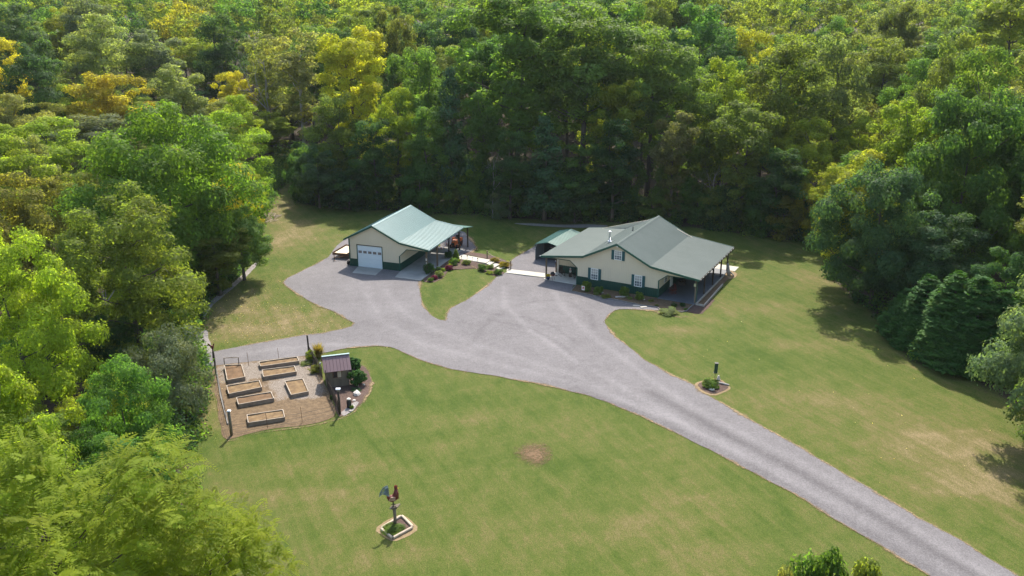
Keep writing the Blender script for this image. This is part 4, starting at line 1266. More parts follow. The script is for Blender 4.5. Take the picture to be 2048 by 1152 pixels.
BEDS = [([(448.8, 730), (482.7, 728.5), (490, 753), (454.5, 759.6)], 'square raised bed with arched frame at the far left garden corner', 'dark_soil'),
        ([(517.7, 723.5), (594, 712.7), (597.8, 721.3), (521, 732)], 'long raised bed farthest back, along the gravel lane', 'soil'),
        ([(524.5, 739.3), (588.8, 731.4), (592.6, 742.7), (526.7, 752.9)], 'long raised bed second from the lane, right column', 'soil'),
        ([(569.6, 761.9), (605.7, 756.9), (616.6, 782.2), (582.5, 789)], 'squarish raised bed closest to the garden shed', 'soil'),
        ([(453.4, 770.9), (518.1, 760.3), (523.3, 773.6), (457.9, 787.2)], 'long raised bed in the left column behind the darker one', 'soil'),
        ([(473, 794.6), (542, 783.3), (547.5, 795.8), (477, 808.2)], 'long raised bed with dark soil, middle of the garden', 'dark_soil'),
        ([(494, 829.2), (565.6, 818.8), (569.2, 833.7), (496.7, 845)], 'long raised bed nearest the lawn with a rod before it', 'soil')]
BH = 0.40
for i, (pp, lab, soil) in enumerate(BEDS):
    w = [at(x, y, BH + G(*gp(x, y)[:2])) for x, y in pp]            # TL TR BR BL
    c = sum(w, Vector()) / 4
    g0 = G(c.x, c.y)
    t = thing('raised_bed', lab, 'raised bed', (c.x, c.y, g0), 0, 'raised garden beds')
    lw = [Vector((p.x - c.x, p.y - c.y)) for p in w]
    for k in range(4):
        a, b = lw[k], lw[(k + 1) % 4]
        d = (b - a); L = d.length; m_ = (a + b) / 2; an = math.atan2(d.y, d.x)
        bd = part('board', MB().box(m_.x, m_.y, BH / 2 - .02, L - (.0 if k % 2 else .06), .05, BH - .04, an), 'bed_board', t)
        part('cap_rail', MB().box(m_.x, m_.y, BH - .012, L + .04 - (.0 if k % 2 else .1), .062, .03, an), 'bed_cap', bd)
    mb = MB()
    n = 10
    i0 = 0
    for r_ in range(n + 1):
        for s_ in range(n + 1):
            u, v = r_ / n, s_ / n
            p = lw[0].lerp(lw[1], u * .96 + .02).lerp(lw[3].lerp(lw[2], u * .96 + .02), v * .94 + .03)
            mb.v.append((p.x, p.y, BH - .09 - .03 * abs(u - .5) + .05 * mnoise.noise(Vector((p.x * 2.3 + i * 5, p.y * 2.3, 0)))))
    for r_ in range(n):
        for s_ in range(n):
            q = r_ * (n + 1) + s_
            mb.f.append((q, q + 1, q + n + 2, q + n + 1))
    part('soil', mb, soil, t, True)
    if i == 0:
        A, B = lw[0], lw[1]
        part('arch', MB().tube([(A.x, A.y + .05, 0), (A.x, A.y + .05, 1.1), (B.x * .5 + A.x * .5, A.y + .05, 1.16), (B.x - .25, B.y + .05, 1.1), (B.x - .25, B.y + .05, 0)], .05, 5), 'weathered_wood', t)

# rods and wire round the garden
def rod(bx, by, ty, label, r=.022, mat='rust_steel'):
    p = gp(bx, by)
    h = height_at(ty, p.y) - p.z
    o = MB().tube([(0, 0, 0), (-.02, 0, h * .6), (-.05, 0, h)], r, 5).build('fence_rod', mat)
    o.location = p
    return tag(o, label, 'fence rod', 'thin steel rods round the garden'), h
rod(497.5, 731.7, 705, 'thin steel rod beside the lane, left of the far bed')
rod(557.6, 717.5, 696, 'thin steel rod beside the lane, behind the far bed')
rod(535.2, 856.6, 825, 'thin rusty rod in front of the nearest raised bed')
rod(604.6, 845.4, 814, 'thin rusty rod right of the nearest raised bed')
rod(452, 838, 800, 'thin rusty rod on the left garden side near the capped post')
def wood_post(bx, by, ty, label, r, mat, cap=None, capmat='white_paint'):
    p = gp(bx, by)
    h = height_at(ty, p.y) - p.z
    t = thing('fence_post', label, 'fence post', p)
    part('shaft', MB().tube([(0, 0, 0), (0.01, 0, h * .5), (-.02, 0, h)], r, 9), mat, t, True)
    if cap:
        part('cap', MB().hexa([(-cap, -cap, h), (cap, -cap, h), (cap, cap, h), (-cap, cap, h)], [(-cap * .6, -cap * .6, h + .09), (cap * .6, -cap * .6, h + .09), (cap * .6, cap * .6, h + .09), (-cap * .6, cap * .6, h + .09)]), capmat, t)
    return t, p, h
pA = wood_post(463.3, 871, 822, 'round greenish fence post with white cap at the near left garden corner', .12, 'weathered_wood', .16)
pB = wood_post(679.9, 829, 783, 'dark fence post at the near right end of the picket fence', .10, 'dark_wood')
pC = wood_post(618, 713, 671, 'tall dark leaning post beside the lane at the far end of the picket fence', .09, 'dark_wood')
pD = wood_post(432, 748, 702, 'dark post at the far left garden corner under the grey cedar', .09, 'dark_wood')
# birdhouse on the near right post
h = pB[2]
bh = thing('birdhouse', 'small birdhouse with a white roof on the dark fence post', 'birdhouse', (pB[1].x, pB[1].y, pB[1].z + h))
part('box', MB().box(0, 0, .12, .18, .18, .24), 'weathered_wood', bh)
part('roof', MB().hexa([(-.2, -.16, .23), (.2, -.16, .23), (.2, .16, .23), (-.2, .16, .23)], [(-.2, -.05, .33), (.2, -.05, .33), (.2, .05, .33), (-.2, .05, .33)]), 'white_paint', bh)
part('perch', MB().tube([(0, -.09, .08), (0, -.16, .08)], .01, 5), 'dark_wood', bh)
# wire fence along the left and near sides
def wire_run(pts, label, n=4, h=1.25, mat='wire'):
    a0 = pts[0]
    t = thing('wire_fence', label, 'wire fence', a0)
    for k in range(n):
        z = .15 + (h - .15) * k / (n - 1)
        part('wire', MB().tube([(p.x - a0.x, p.y - a0.y, p.z - a0.z + z) for p in pts], .011, 4), mat, t)
    return t
wire_run([gp(432, 748), gp(441, 790), gp(452, 838), gp(463, 871)], 'wire fence along the left side of the garden')
wire_run([gp(463, 871), gp(535, 856.6), gp(604.6, 845.4), gp(679, 829)], 'wire fence along the lawn side of the garden', 3, .9)
plank_edge('garden_edging', [gp(433, 742), gp(442, 795), gp(456, 850)], 'dark timber edging along the left side of the garden', 'edging', .16, .12, 'edging')

# picket fences, one from the lane post to the shed, the other from the shed to the near post
def picket(a, b, label, h=1.25):
    t = thing('picket_fence', label, 'fence', a)
    d = Vector((b.x - a.x, b.y - a.y, b.z - a.z)); L = d.length
    an = math.atan2(d.y, d.x)
    me_ = MB().hexa([(-.045, -.012, 0), (.045, -.012, 0), (.045, .012, 0), (-.045, .012, 0)], [(-.03, -.012, h), (.03, -.012, h), (.03, .012, h), (-.03, .012, h)]).mesh('picket', 'dark_wood')
    k = int(L / .165)
    for i in range(k + 1):
        o = link('picket', me_, t)
        q = d * (i / k)
        o.location = (q.x, q.y, q.z + R.uniform(-.05, .03)); o.rotation_euler = (R.uniform(-.03, .03), R.uniform(-.05, .05), an)
    for z in (.3, .95):
        part('rail', MB().box(d.x / 2, d.y / 2, z + d.z / 2, L, .05, .07, an), 'dark_wood', t)
picket(gp(619, 714), gp(645, 757), 'dark picket fence under vines from the lane post to the shed')
picket(gp(655, 777), gp(679, 829), 'dark picket fence from the shed to the birdhouse post')

# garden shed
s0, s1 = gp(654.5, 776), gp(699.5, 770.5)
sa = math.atan2(s1.y - s0.y, s1.x - s0.x)
SW = (Vector(s1[:2]) - Vector(s0[:2])).length
SD = 2.0
sh = thing('garden_shed', 'small weathered wood shed with purplish brown standing seam roof', 'shed', s0, sa)
EH = 2.0
RH = 2.75
nb = 11
for k in range(nb):
    x = SW * (k + .5) / nb
    segs = [(0, EH)]
    if .30 * SW < x < .66 * SW: segs = [(0, .95), (1.65, EH)]
    for z0, z1 in segs:
        part('wall_plank', MB().box(x, 0, (z0 + z1) / 2, SW / nb - .012, .04 + .008 * (k % 3), z1 - z0), 'weathered_wood', sh)
    part('wall_plank', MB().box(x, SD, EH / 2, SW / nb - .012, .04, EH), 'weathered_wood', sh)
for x in (0, SW):
    for k in range(8):
        y = SD * (k + .5) / 8
        zt = EH + (RH - EH) * (1 - abs(y - SD / 2) / (SD / 2))
        part('wall_plank', MB().box(x + (.02 if x == 0 else -.02), y, (zt - .06) / 2, .04, SD / 8 - .012, zt - .06), 'weathered_wood', sh)
part('window_opening', MB().box(SW * .48, .10, 1.3, SW * .36, .02, .70), 'dark_glass', sh)
for x in (.30, .48, .66):
    part('window_frame', MB().box(SW * x, -.03, 1.3, .06, .05, .78), 'rust_steel', sh)
for z in (.93, 1.67):
    part('window_frame', MB().box(SW * .48, -.03, z, SW * .40, .055, .06), 'rust_steel', sh)
part('shutter_leaf', MB().box(SW * .57, -.06, 1.3, SW * .16, .03, .66), 'timber', sh)
part('counter', MB().box(SW * .48, -.10, .90, SW * .44, .2, .05), 'weathered_wood', sh)
OVX, OVY = .22, .38
npan = 8
for sgn in (0, 1):
    for k in range(npan):
        x0, x1 = -OVX + (SW + 2 * OVX) * k / npan + .004, -OVX + (SW + 2 * OVX) * (k + 1) / npan - .004
        ye, yr = (-OVY, SD / 2) if sgn == 0 else (SD + OVY, SD / 2)
        ze = RH - (RH - EH) * (SD / 2 + OVY) / (SD / 2)
        mb = MB(); mb.hexa([(x0, ye, ze), (x1, ye, ze), (x1, yr, RH), (x0, yr, RH)] if sgn == 0 else [(x1, ye, ze), (x0, ye, ze), (x0, yr, RH), (x1, yr, RH)],
                           [(x0, ye, ze + .035), (x1, ye, ze + .035), (x1, yr, RH + .035), (x0, yr, RH + .035)] if sgn == 0 else [(x1, ye, ze + .035), (x0, ye, ze + .035), (x0, yr, RH + .035), (x1, yr, RH + .035)])
        rp = part('roof_panel', mb, 'maroon_roof', sh)
        part('seam', MB().tube([(x0, ye, ze + .045), (x0, yr, RH + .045)], .022, 4), 'maroon_roof', rp)
part('ridge_cap', MB().box(SW / 2, SD / 2, RH + .055, SW + 2 * OVX + .04, .22, .05), 'ridge_metal', sh)
part('rafter_end', MB().box(-OVX * .4, -OVY * .9, EH - .25, .06, .06, .5), 'dark_wood', sh)
part('yard_lamp', MB().lathe(-OVX - .15, SD * .7, [(.07, EH - .1), (.09, EH), (.04, EH + .08)], 8), 'white_paint', sh)

# ornaments near the shed
def pig_rock():
    return blob_stone('boulder', 713.5, 789, .42, 'rounded white boulder in the mulch beside the shed', 'pale_stone', 'boulder', .85, 11)
pig_rock()
p = gp(698.5, 815)
mc = thing('milk_can', 'dark old milk can with pale lid standing in the shed bed', 'milk can', p)
part('can', MB().lathe(0, 0, [(.20, 0), (.21, .08), (.21, .55), (.13, .72), (.13, .80)], 14), 'black_steel', mc, True)
part('lid', MB().lathe(0, 0, [(.17, .80), (.19, .86), (.12, .92)], 14), 'pale_stone', mc)
for s_ in (-1, 1):
    part('handle', MB().tube([(s_ * .14, 0, .70), (s_ * .23, 0, .62), (s_ * .21, 0, .50)], .018, 5), 'black_steel', mc)
blob_stone('stone', 708, 802, .16, 'small pale stone right of the milk can', 'pale_stone', seed=5)
blob_stone('stone', 706, 813, .17, 'pale stone beside the small plant below the milk can', 'pale_stone', seed=6)
blob_stone('stone', 701, 823, .18, 'grey stone at the pale gravel edge of the shed bed', 'stone', seed=8)
blob_stone('stone', 728, 770, .13, 'tiny white stone near the mulch edge by the boxwoods', 'pale_stone', seed=9)

# small red metal rooster ornament on a post at the lane end
p = gp(427, 722)
ro = thing('rooster_ornament', 'small dark red rooster ornament on a post by the grey cedar', 'ornament', p)
part('post', MB().tube([(0, 0, 0), (.05, 0, 1.3)], .07, 7), 'dark_wood', ro)
part('body', MB().lathe(.05, 0, [(.05, 1.3), (.17, 1.42), (.15, 1.58), (.05, 1.68)], 8), 'red_paint', ro, True)
part('tail', MB().hexa([(-.05, -.02, 1.45), (-.38, -.02, 1.75), (-.28, -.02, 1.9), (.0, -.02, 1.6)], [(-.05, .02, 1.45), (-.38, .02, 1.75), (-.28, .02, 1.9), (.0, .02, 1.6)]), 'red_paint', ro)
part('head', MB().tube([(.12, 0, 1.58), (.22, 0, 1.80), (.22, 0, 1.92)], [.08, .06, .03], 7), 'red_paint', ro)

# ------------------------------------------------------------------ rooster sculpture on the lawn
base = gp(790.3, 1050.7)
RY = base.y
hz = lambda py: height_at(py, RY) - base.z
fr = [gp(*p) for p in [(747, 1059), (775, 1040), (803, 1029), (820, 1038), (839, 1058), (815, 1074), (787, 1085), (768, 1075)]]
drape('bare_soil_ring', densify(smooth_poly(fr), .25, .08), .02, 'dead_grass')
cor = [gp(803.3, 1034), gp(826, 1057), gp(785, 1079), gp(761.5, 1059.5)]
drape('planting_bed', densify(cor, .4), .045, 'dark_mulch', .5)
tb = thing('timber_diamond', 'diamond of pale landscape timbers round the rooster post', 'edging', cor[3])
for k in range(4):
    a, b = cor[k] - cor[3], cor[(k + 1) % 4] - cor[3]
    d = b - a
    part('landscape_timber', MB().tube([(a.x + d.x * .04, a.y + d.y * .04, .12), (b.x - d.x * .04, b.y - d.y * .04, .12)], .10, 8), 'timber', tb)
pt = thing('sculpture_post', 'weathered post carrying a small plank platform for the rooster', 'post', base)
ptop = hz(1014)
part('shaft', MB().tube([(0, 0, 0), (.02, 0, ptop * .5), (-.02, 0, ptop)], [.12, .11, .12], 8), 'weathered_wood', pt, True)
for k in range(3):
    part('platform_board', MB().box(.05 + (k - 1) * .05, (k - 1) * .14, ptop + .05, .62, .13, .06, .45), 'weathered_wood', pt)
for s_ in (-1, 1):
    part('bracket', MB().tube([(s_ * .02, 0, ptop - .3), (s_ * .25, s_ * .1, ptop + .02)], .04, 5), 'weathered_wood', pt)
zp = ptop + .08
rs = thing('rooster_sculpture', 'rust red metal rooster with blue grey tail feathers standing on the post platform', 'sculpture', (base.x - .08, base.y, base.z + zp), .25)
hh = hz(971) - zp                    # full height
k_ = hh / 1.15
def rp_(pts): return [(x * k_, y * k_, z * k_) for x, y, z in pts]
part('body', MB().tube(rp_([(-.26, 0, .56), (-.16, 0, .47), (0, 0, .42), (.14, 0, .50), (.18, 0, .70), (.17, 0, .92)]), [r * k_ for r in (.05, .15, .20, .19, .13, .07)], 10), 'red_paint', rs, True)
part('wing', MB().hexa(rp_([(-.22, -.20, .42), (.1, -.22, .40), (.12, -.2, .58), (-.1, -.2, .62)]), rp_([(-.22, -.15, .42), (.1, -.17, .40), (.12, -.15, .58), (-.1, -.15, .62)])), 'feather_tan', rs)
part('head', MB().lathe(.18 * k_, 0, [(.04 * k_, .88 * k_), (.085 * k_, .96 * k_), (.06 * k_, 1.05 * k_), (.01 * k_, 1.08 * k_)], 9), 'red_paint', rs, True)
part('comb', MB().hexa(rp_([(.08, -.012, 1.02), (.26, -.012, 1.02), (.24, -.012, 1.15), (.19, -.012, 1.09), (.16, -.012, 1.17), (.11, -.012, 1.1)]), rp_([(.08, .012, 1.02), (.26, .012, 1.02), (.24, .012, 1.15), (.19, .012, 1.09), (.16, .012, 1.17), (.11, .012, 1.1)])), 'cloth_red', rs)
part('beak', MB().tube(rp_([(.25, 0, .97), (.35, 0, .95)]), [.03 * k_, .005], 6), 'yellow_flower', rs)
part('wattle', MB().hexa(rp_([(.22, -.01, .92), (.27, -.01, .92), (.25, -.01, .82)]), rp_([(.22, .01, .92), (.27, .01, .92), (.25, .01, .82)])), 'cloth_red', rs)
for i in range(8):
    a = .55 + i * .13
    L = .62 - .03 * abs(i - 4)
    p0 = (-.17, (i - 3.5) * .012, .58)
    pm = (-.17 - L * .50 * math.cos(a), (i - 3.5) * .03, .60 + L * .75 * math.sin(a))
    pn = (-.17 - L * .85 * math.cos(a), (i - 3.5) * .04, .60 + L * .92 * math.sin(a))
    pe = (-.20 - L * 1.12 * math.cos(a), (i - 3.5) * .05, .52 + L * .72 * math.sin(a))
    part('tail_feather', MB().tube(rp_([p0, pm, pn, pe]), [.022 * k_, .034 * k_, .030 * k_, .012 * k_], 5), 'blue_metal', rs)
for y in (-.1, .1):
    lg = part('leg', MB().tube(rp_([(.0, y, .34), (.03, y, .18), (.0, y, .01)]), .02 * k_, 5), 'black_steel', rs)
    part('foot', MB().tube(rp_([(-.08, y, .02), (.0, y, .03), (.14, y, .02)]), .018 * k_, 4), 'black_steel', lg)

# ------------------------------------------------------------------ feeder island on the right lawn
isl = pxpoly([(1386, 768), (1413, 758), (1429.6, 756.8), (1444, 760), (1457, 770.8), (1463, 777), (1452, 784), (1426.5, 793.5), (1400, 783)])
drape('bare_soil_ring', densify(smooth_poly(isl), .3, .08), .022, 'dead_grass')
cx_ = sum(isl, Vector()) / len(isl)
drape('planting_bed', densify(smooth_poly([cx_ + (p - cx_) * .83 for p in isl]), .3, .1), .044, 'dark_mulch')
p = gp(1428.8, 764)
h = height_at(725, p.y) - p.z
fd = thing('pole_feeder', 'slim dark green tube feeder on a thin pole in the mulch island', 'bird feeder', p)
part('pole', MB().tube([(0, 0, 0), (.02, 0, h * .6), (.08, 0, h)], .02, 6), 'black_steel', fd)
z0, z1 = height_at(745, p.y) - p.z, height_at(727, p.y) - p.z
part('tube', MB().hexa([(-.10, -.12, z0), (.18, -.12, z0), (.18, .12, z0), (-.10, .12, z0)], [(-.07, -.12, z1), (.21, -.12, z1), (.21, .12, z1), (-.07, .12, z1)]), 'feeder_green', fd)
part('tray', MB().box(.04, 0, z0 - .02, .36, .30, .03), 'black_steel', fd)
part('lid', MB().box(.07, 0, z1 + .03, .34, .30, .05), 'black_steel', fd)
blob_stone('stone', 1423, 779.5, .30, 'pale pinkish stone in front of the plant in the mulch island', 'pale_stone', seed=14)
p = gp(1437, 760)
o = MB().hexa([(-.18, -.08, 0), (.18, -.10, 0), (.14, .1, 0), (-.16, .08, 0)], [(-.1, -.05, .42), (.04, -.06, .5), (.02, .04, .5), (-.1, .04, .42)]).build('stone', 'pale_stone')
o.location = p; tag(o, 'upright white stone behind the feeder pole in the mulch island', 'stone')
p = gp(1444, 769)
o = MB().tube([(-.55, .28, .1), (0, 0, .13), (.6, -.3, .1)], [.08, .11, .07], 7).build('log', 'driftwood'); o.location = p
tag(o, 'short grey log lying at the right edge of the mulch island', 'log')
# ------------------------------------------------------------------ foliage
def leaf_mat(name, far=False, trans=0.55, gloss=0.06):
    m, nt, b = new_mat(name)
    lv = nt.nodes.new('ShaderNodeAttribute'); lv.attribute_name = 'lv'
    if far:
        ta = nt.nodes.new('ShaderNodeAttribute'); ta.attribute_name = 'tint'
        base = ta.outputs['Color']
    else:
        base = nt.nodes.new('ShaderNodeObjectInfo').outputs['Color']
    sep = nt.nodes.new('ShaderNodeSeparateColor')
    nt.links.new(lv.outputs['Color'], sep.inputs[0])
    bright = mathn(nt, 'ADD', mathn(nt, 'MULTIPLY', sep.outputs[0], .7), 0.65)
    comb = nt.nodes.new('ShaderNodeCombineColor')
    for i in range(3): nt.links.new(bright, comb.inputs[i])
    c = mix_rgb(nt, 1.0, base, comb.outputs[0], 'MULTIPLY')
    warm = mix_rgb(nt, 1.0, c, (1.35, 1.12, 0.6), 'MULTIPLY')
    c = mix_rgb(nt, sep.outputs[1], c, warm)
    nt.links.new(c, b.inputs['Base Color'])
    b.inputs['Roughness'].default_value = 0.6
    b.inputs['Specular IOR Level'].default_value = gloss
    tr = nt.nodes.new('ShaderNodeBsdfTranslucent')
    tc = mix_rgb(nt, 1.0, c, (2.35, 2.5, 0.95), 'MULTIPLY')
    nt.links.new(tc, tr.inputs['Color'])
    mx = nt.nodes.new('ShaderNodeMixShader')
    mx.inputs[0].default_value = trans
    nt.links.new(b.outputs[0], mx.inputs[1]); nt.links.new(tr.outputs[0], mx.inputs[2])
    out = nt.nodes['Material Output']
    nt.links.new(mx.outputs[0], out.inputs['Surface'])
    return m
leaf_mat('leaf'); leaf_mat('far_leaf', True); leaf_mat('needle', trans=0.25, gloss=0.06)
leaf_mat('glossy_leaf', trans=0.48, gloss=0.08)

def unit(a):
    return a / (np.linalg.norm(a, axis=1, keepdims=True) + 1e-9)

def leaf_mesh(name, P, N, size, lv, mat, ratio=0.55, T=None, tint=None):
    """one rhombic blade per point"""
    n = len(P)
    rng = np.random.default_rng(n)
    N = unit(N)
    if T is None:
        T = rng.normal(size=(n, 3))
    T = unit(T - N * np.sum(T * N, 1, keepdims=True))
    B = np.cross(N, T)
    L = size[:, None] * .5
    Wd = L * ratio
    V = np.stack([P - T * L, P + B * Wd, P + T * L, P - B * Wd], 1).reshape(-1, 3)
    me = bpy.data.meshes.new(name)
    me.vertices.add(n * 4); me.loops.add(n * 4); me.polygons.add(n)
    me.vertices.foreach_set('co', V.ravel().astype(np.float32))
    me.loops.foreach_set('vertex_index', np.arange(n * 4, dtype=np.int32))
    me.polygons.foreach_set('loop_start', np.arange(0, n * 4, 4, dtype=np.int32))
    me.update(calc_edges=True)
    a = me.attributes.new('lv', 'FLOAT_COLOR', 'FACE')
    c = np.ones((n, 4), np.float32); c[:, :lv.shape[1]] = lv
    a.data.foreach_set('color', c.ravel())
    if tint is not None:
        a = me.attributes.new('tint', 'FLOAT_COLOR', 'FACE')
        c = np.ones((n, 4), np.float32); c[:, :3] = tint
        a.data.foreach_set('color', c.ravel())
    me.materials.append(MATS[mat])
    return me

def envelope(t, kind):
    if kind == 'dome':   return np.where(t > .35, np.sqrt(np.clip(1 - ((t - .35) / .67) ** 2, 0, 1)), .62 + .38 * (t / .35))
    if kind == 'tall':   return np.where(t > .55, np.sqrt(np.clip(1 - ((t - .55) / .47) ** 2, 0, 1)), .55 + .45 * (t / .55))
    if kind == 'vase':   return np.where(t > .68, np.sqrt(np.clip(1 - ((t - .68) / .35) ** 2, 0, 1)), .35 + .65 * (t / .68))
    if kind == 'cone':   return np.clip(1.03 - t, .03, 1) ** .75
    if kind == 'ball':   return np.sqrt(np.clip(1 - ((t - .5) / .52) ** 2, 0, 1))
    return np.ones_like(t)

def crown_points(rng, Rr, z0, z1, ncl, nleaf, kind, rc=(.2, .34), inner=.35, squash=.72):
    ph = rng.uniform(0, 6.28, 4)
    C, RC = [], []
    k = 0
    while len(C) < ncl:
        k += 1
        t = rng.uniform(0.02, .98)
        e = float(envelope(np.array([t]), kind)[0])
        if rng.uniform() > e ** 1.2 + .1: continue
        th = k * 2.399963 + rng.uniform(-.5, .5)
        lob = 1 + .16 * math.sin(2 * th + ph[0]) + .14 * math.sin(3 * th + ph[1] + 4 * t) + .12 * math.sin(5 * th + ph[2] + 7 * t)
        inn = rng.uniform() < inner
        rad = e * Rr * lob * (rng.uniform(.15, .6) if inn else rng.uniform(.68, .92))
        r_ = Rr * rng.uniform(*rc) * (.75 + .35 * e)
        rad = max(0, min(rad, e * Rr * lob * 1.02 - r_ * .45))
        C.append((rad * math.cos(th), rad * math.sin(th), z0 + (z1 - z0) * t * .97)); RC.append(r_)
    C, RC = np.array(C), np.array(RC)
    w = RC ** 2; w /= w.sum()
    idx = rng.choice(ncl, nleaf, p=w)
    d = rng.normal(size=(nleaf, 3)); d = unit(d); d[:, 2] = d[:, 2] * .85 + .22; d = unit(d)
    rr = (.66 + .34 * rng.uniform(size=nleaf) ** .6)
    # bumpy clump surface
    rr *= 1 + .18 * np.sin(d[:, 0] * 5 + idx) * np.sin(d[:, 1] * 5 + idx * 1.7) + .14 * np.sin(d[:, 2] * 9 + idx * .7)
    P = C[idx] + d * (RC[idx] * rr)[:, None] * np.array([1, 1, squash]) + rng.normal(size=(nleaf, 3)) * (RC[idx] * .09)[:, None]
    out = C[idx] - np.array([0, 0, z0 + (z1 - z0) * .4]); out = unit(out)
    N = d * .75 + out * .25 + np.array([0, 0, .35]) + rng.normal(size=(nleaf, 3)) * .30
    cv = rng.uniform(0, 1, ncl); wv = rng.uniform(0, 1, ncl) ** 3
    lv = np.stack([np.clip(.5 * cv[idx] + .5 * rng.uniform(size=nleaf), 0, 1), np.clip(.6 * wv[idx] + .5 * rng.uniform(size=nleaf) ** 4, 0, 1), np.zeros(nleaf)], 1)
    return P, N, lv, C, RC

def trunk_mb(rng, H, z0, z1, C, r0, nlimb=12, lean=.03):
    mb = MB()
    top = z0 + (z1 - z0) * .72
    pts, rad = [], []
    lx, ly = rng.normal(0, lean, 2) * H
    for k in range(8):
        t = k / 7
        pts.append((lx * t * t + .1 * math.sin(t * 5 + lx), ly * t * t + .1 * math.cos(t * 4), top * t - .3 * (k == 0)))
        rad.append(r0 * ((1 - t) * .85 + .12) * (1.35 if k == 0 else 1))
    mb.tube(pts, rad, 8)
    order = rng.permutation(len(C))[:nlimb]
    for i in order:
        c = Vector(C[i])
        tz = max(z0 * .75, min(top * .95, c.z - .45 * math.hypot(c.x, c.y) - .3))
        t = tz / top
        b = Vector((lx * t * t, ly * t * t, tz))
        m_ = b.lerp(c, .5) + Vector((0, 0, -.06 * (c - b).length))
        rr = r0 * .38 * (1.1 - t * .6)
        mb.tube([b, m_, c], [rr, rr * .65, rr * .22], 5, False)
        for j in range(2):
            e = c + Vector(rng.normal(0, 1, 3)) * .9
            mb.tube([m_.lerp(c, .6), e], [rr * .35, rr * .1], 4, False)
    return mb

PROTO = {}
def proto(name, seed, H, Rr, z0, ncl, nleaf, ls, kind='dome', rc=(.2, .34), leafmat='leaf', inner=.35, ratio=.55, squash=.72, bark='bark', r0=None, nlimb=12):
    rng = np.random.default_rng(seed)
    P, N, lv, C, RC = crown_points(rng, Rr, z0, H - Rr * .12, ncl, nleaf, kind, rc, inner, squash)
    size = ls * rng.uniform(.6, 1.4, nleaf)
    cm = leaf_mesh('crown', P, N, size, lv, leafmat, ratio)
    tm = trunk_mb(rng, H, z0, H, C, r0 or .017 * H, nlimb).mesh('trunk', bark, True)
    PROTO[name] = dict(crown=cm, trunk=tm, H=float(np.percentile(P[:, 2], 99.5)), R=float(np.percentile(np.hypot(P[:, 0], P[:, 1]), 97)))

# near, fine-leaved
proto('oak_near', 1, 16, 7.5, 1.6, 150, 56000, .28, 'dome', (.11, .20), 'glossy_leaf', inner=.25)
proto('maple_near', 2, 14, 5.5, 1.6, 120, 62000, .20, 'dome', (.11, .21), inner=.25)
proto('olive_near', 3, 17, 6.0, 2.6, 100, 42000, .25, 'dome', (.12, .22))
proto('cherry_near', 4, 11, 5.5, 1.4, 70, 36000, .22, 'dome', (.13, .24), squash=.5)
proto('silver_near', 5, 13, 6.0, 1.2, 110, 46000, .26, 'dome', (.12, .22), 'glossy_leaf', inner=.25)
# middle distance
proto('oak_a', 11, 19, 6.2, 3.5, 80, 30000, .33, 'dome', (.14, .25), 'glossy_leaf')
proto('oak_b', 12, 20, 6.0, 3.5, 80, 30000, .32, 'dome', (.14, .24))
proto('poplar_a', 13, 27, 5.6, 8.0, 95, 34000, .34, 'tall', (.15, .26), 'glossy_leaf', nlimb=18, r0=.42)
proto('poplar_b', 14, 26, 5.2, 6.0, 95, 34000, .33, 'vase', (.15, .26), nlimb=18, r0=.40)
proto('ash_a', 15, 20, 4.4, 1.8, 64, 22000, .30, 'tall', (.18, .30))
proto('ash_b', 16, 18, 4.2, 1.4, 70, 20000, .28, 'vase', (.15, .26), inner=.5)
proto('airy_a', 17, 20, 4.6, 4.0, 60, 9500, .34, 'vase', (.16, .28), inner=.5, squash=.5, bark='pale_bark', nlimb=20)
proto('fine_a', 18, 16, 5.0, 2.5, 90, 26000, .24, 'dome', (.13, .22), squash=.6)
proto('cedar_a', 19, 16, 3.2, 1.0, 80, 14000, .30, 'cone', (.2, .32), 'needle', inner=.2)
proto('bush_a', 20, 6, 3.2, .3, 40, 9000, .28, 'ball', (.22, .36))
proto('bush_b', 21, 7, 2.6, .3, 46, 9000, .26, 'tall', (.2, .32))
proto('shrub', 22, 1.0, .62, .06, 26, 2600, .11, 'ball', (.25, .4), r0=.03, nlimb=6)
proto('box_ball', 23, 1.0, .55, .02, 90, 9000, .075, 'ball', (.16, .22), 'needle', inner=.3, r0=.03, nlimb=4)
proto('juniper', 24, 4.5, 2.6, .3, 80, 26000, .16, 'dome', (.16, .28), 'needle', ratio=.3, r0=.10)

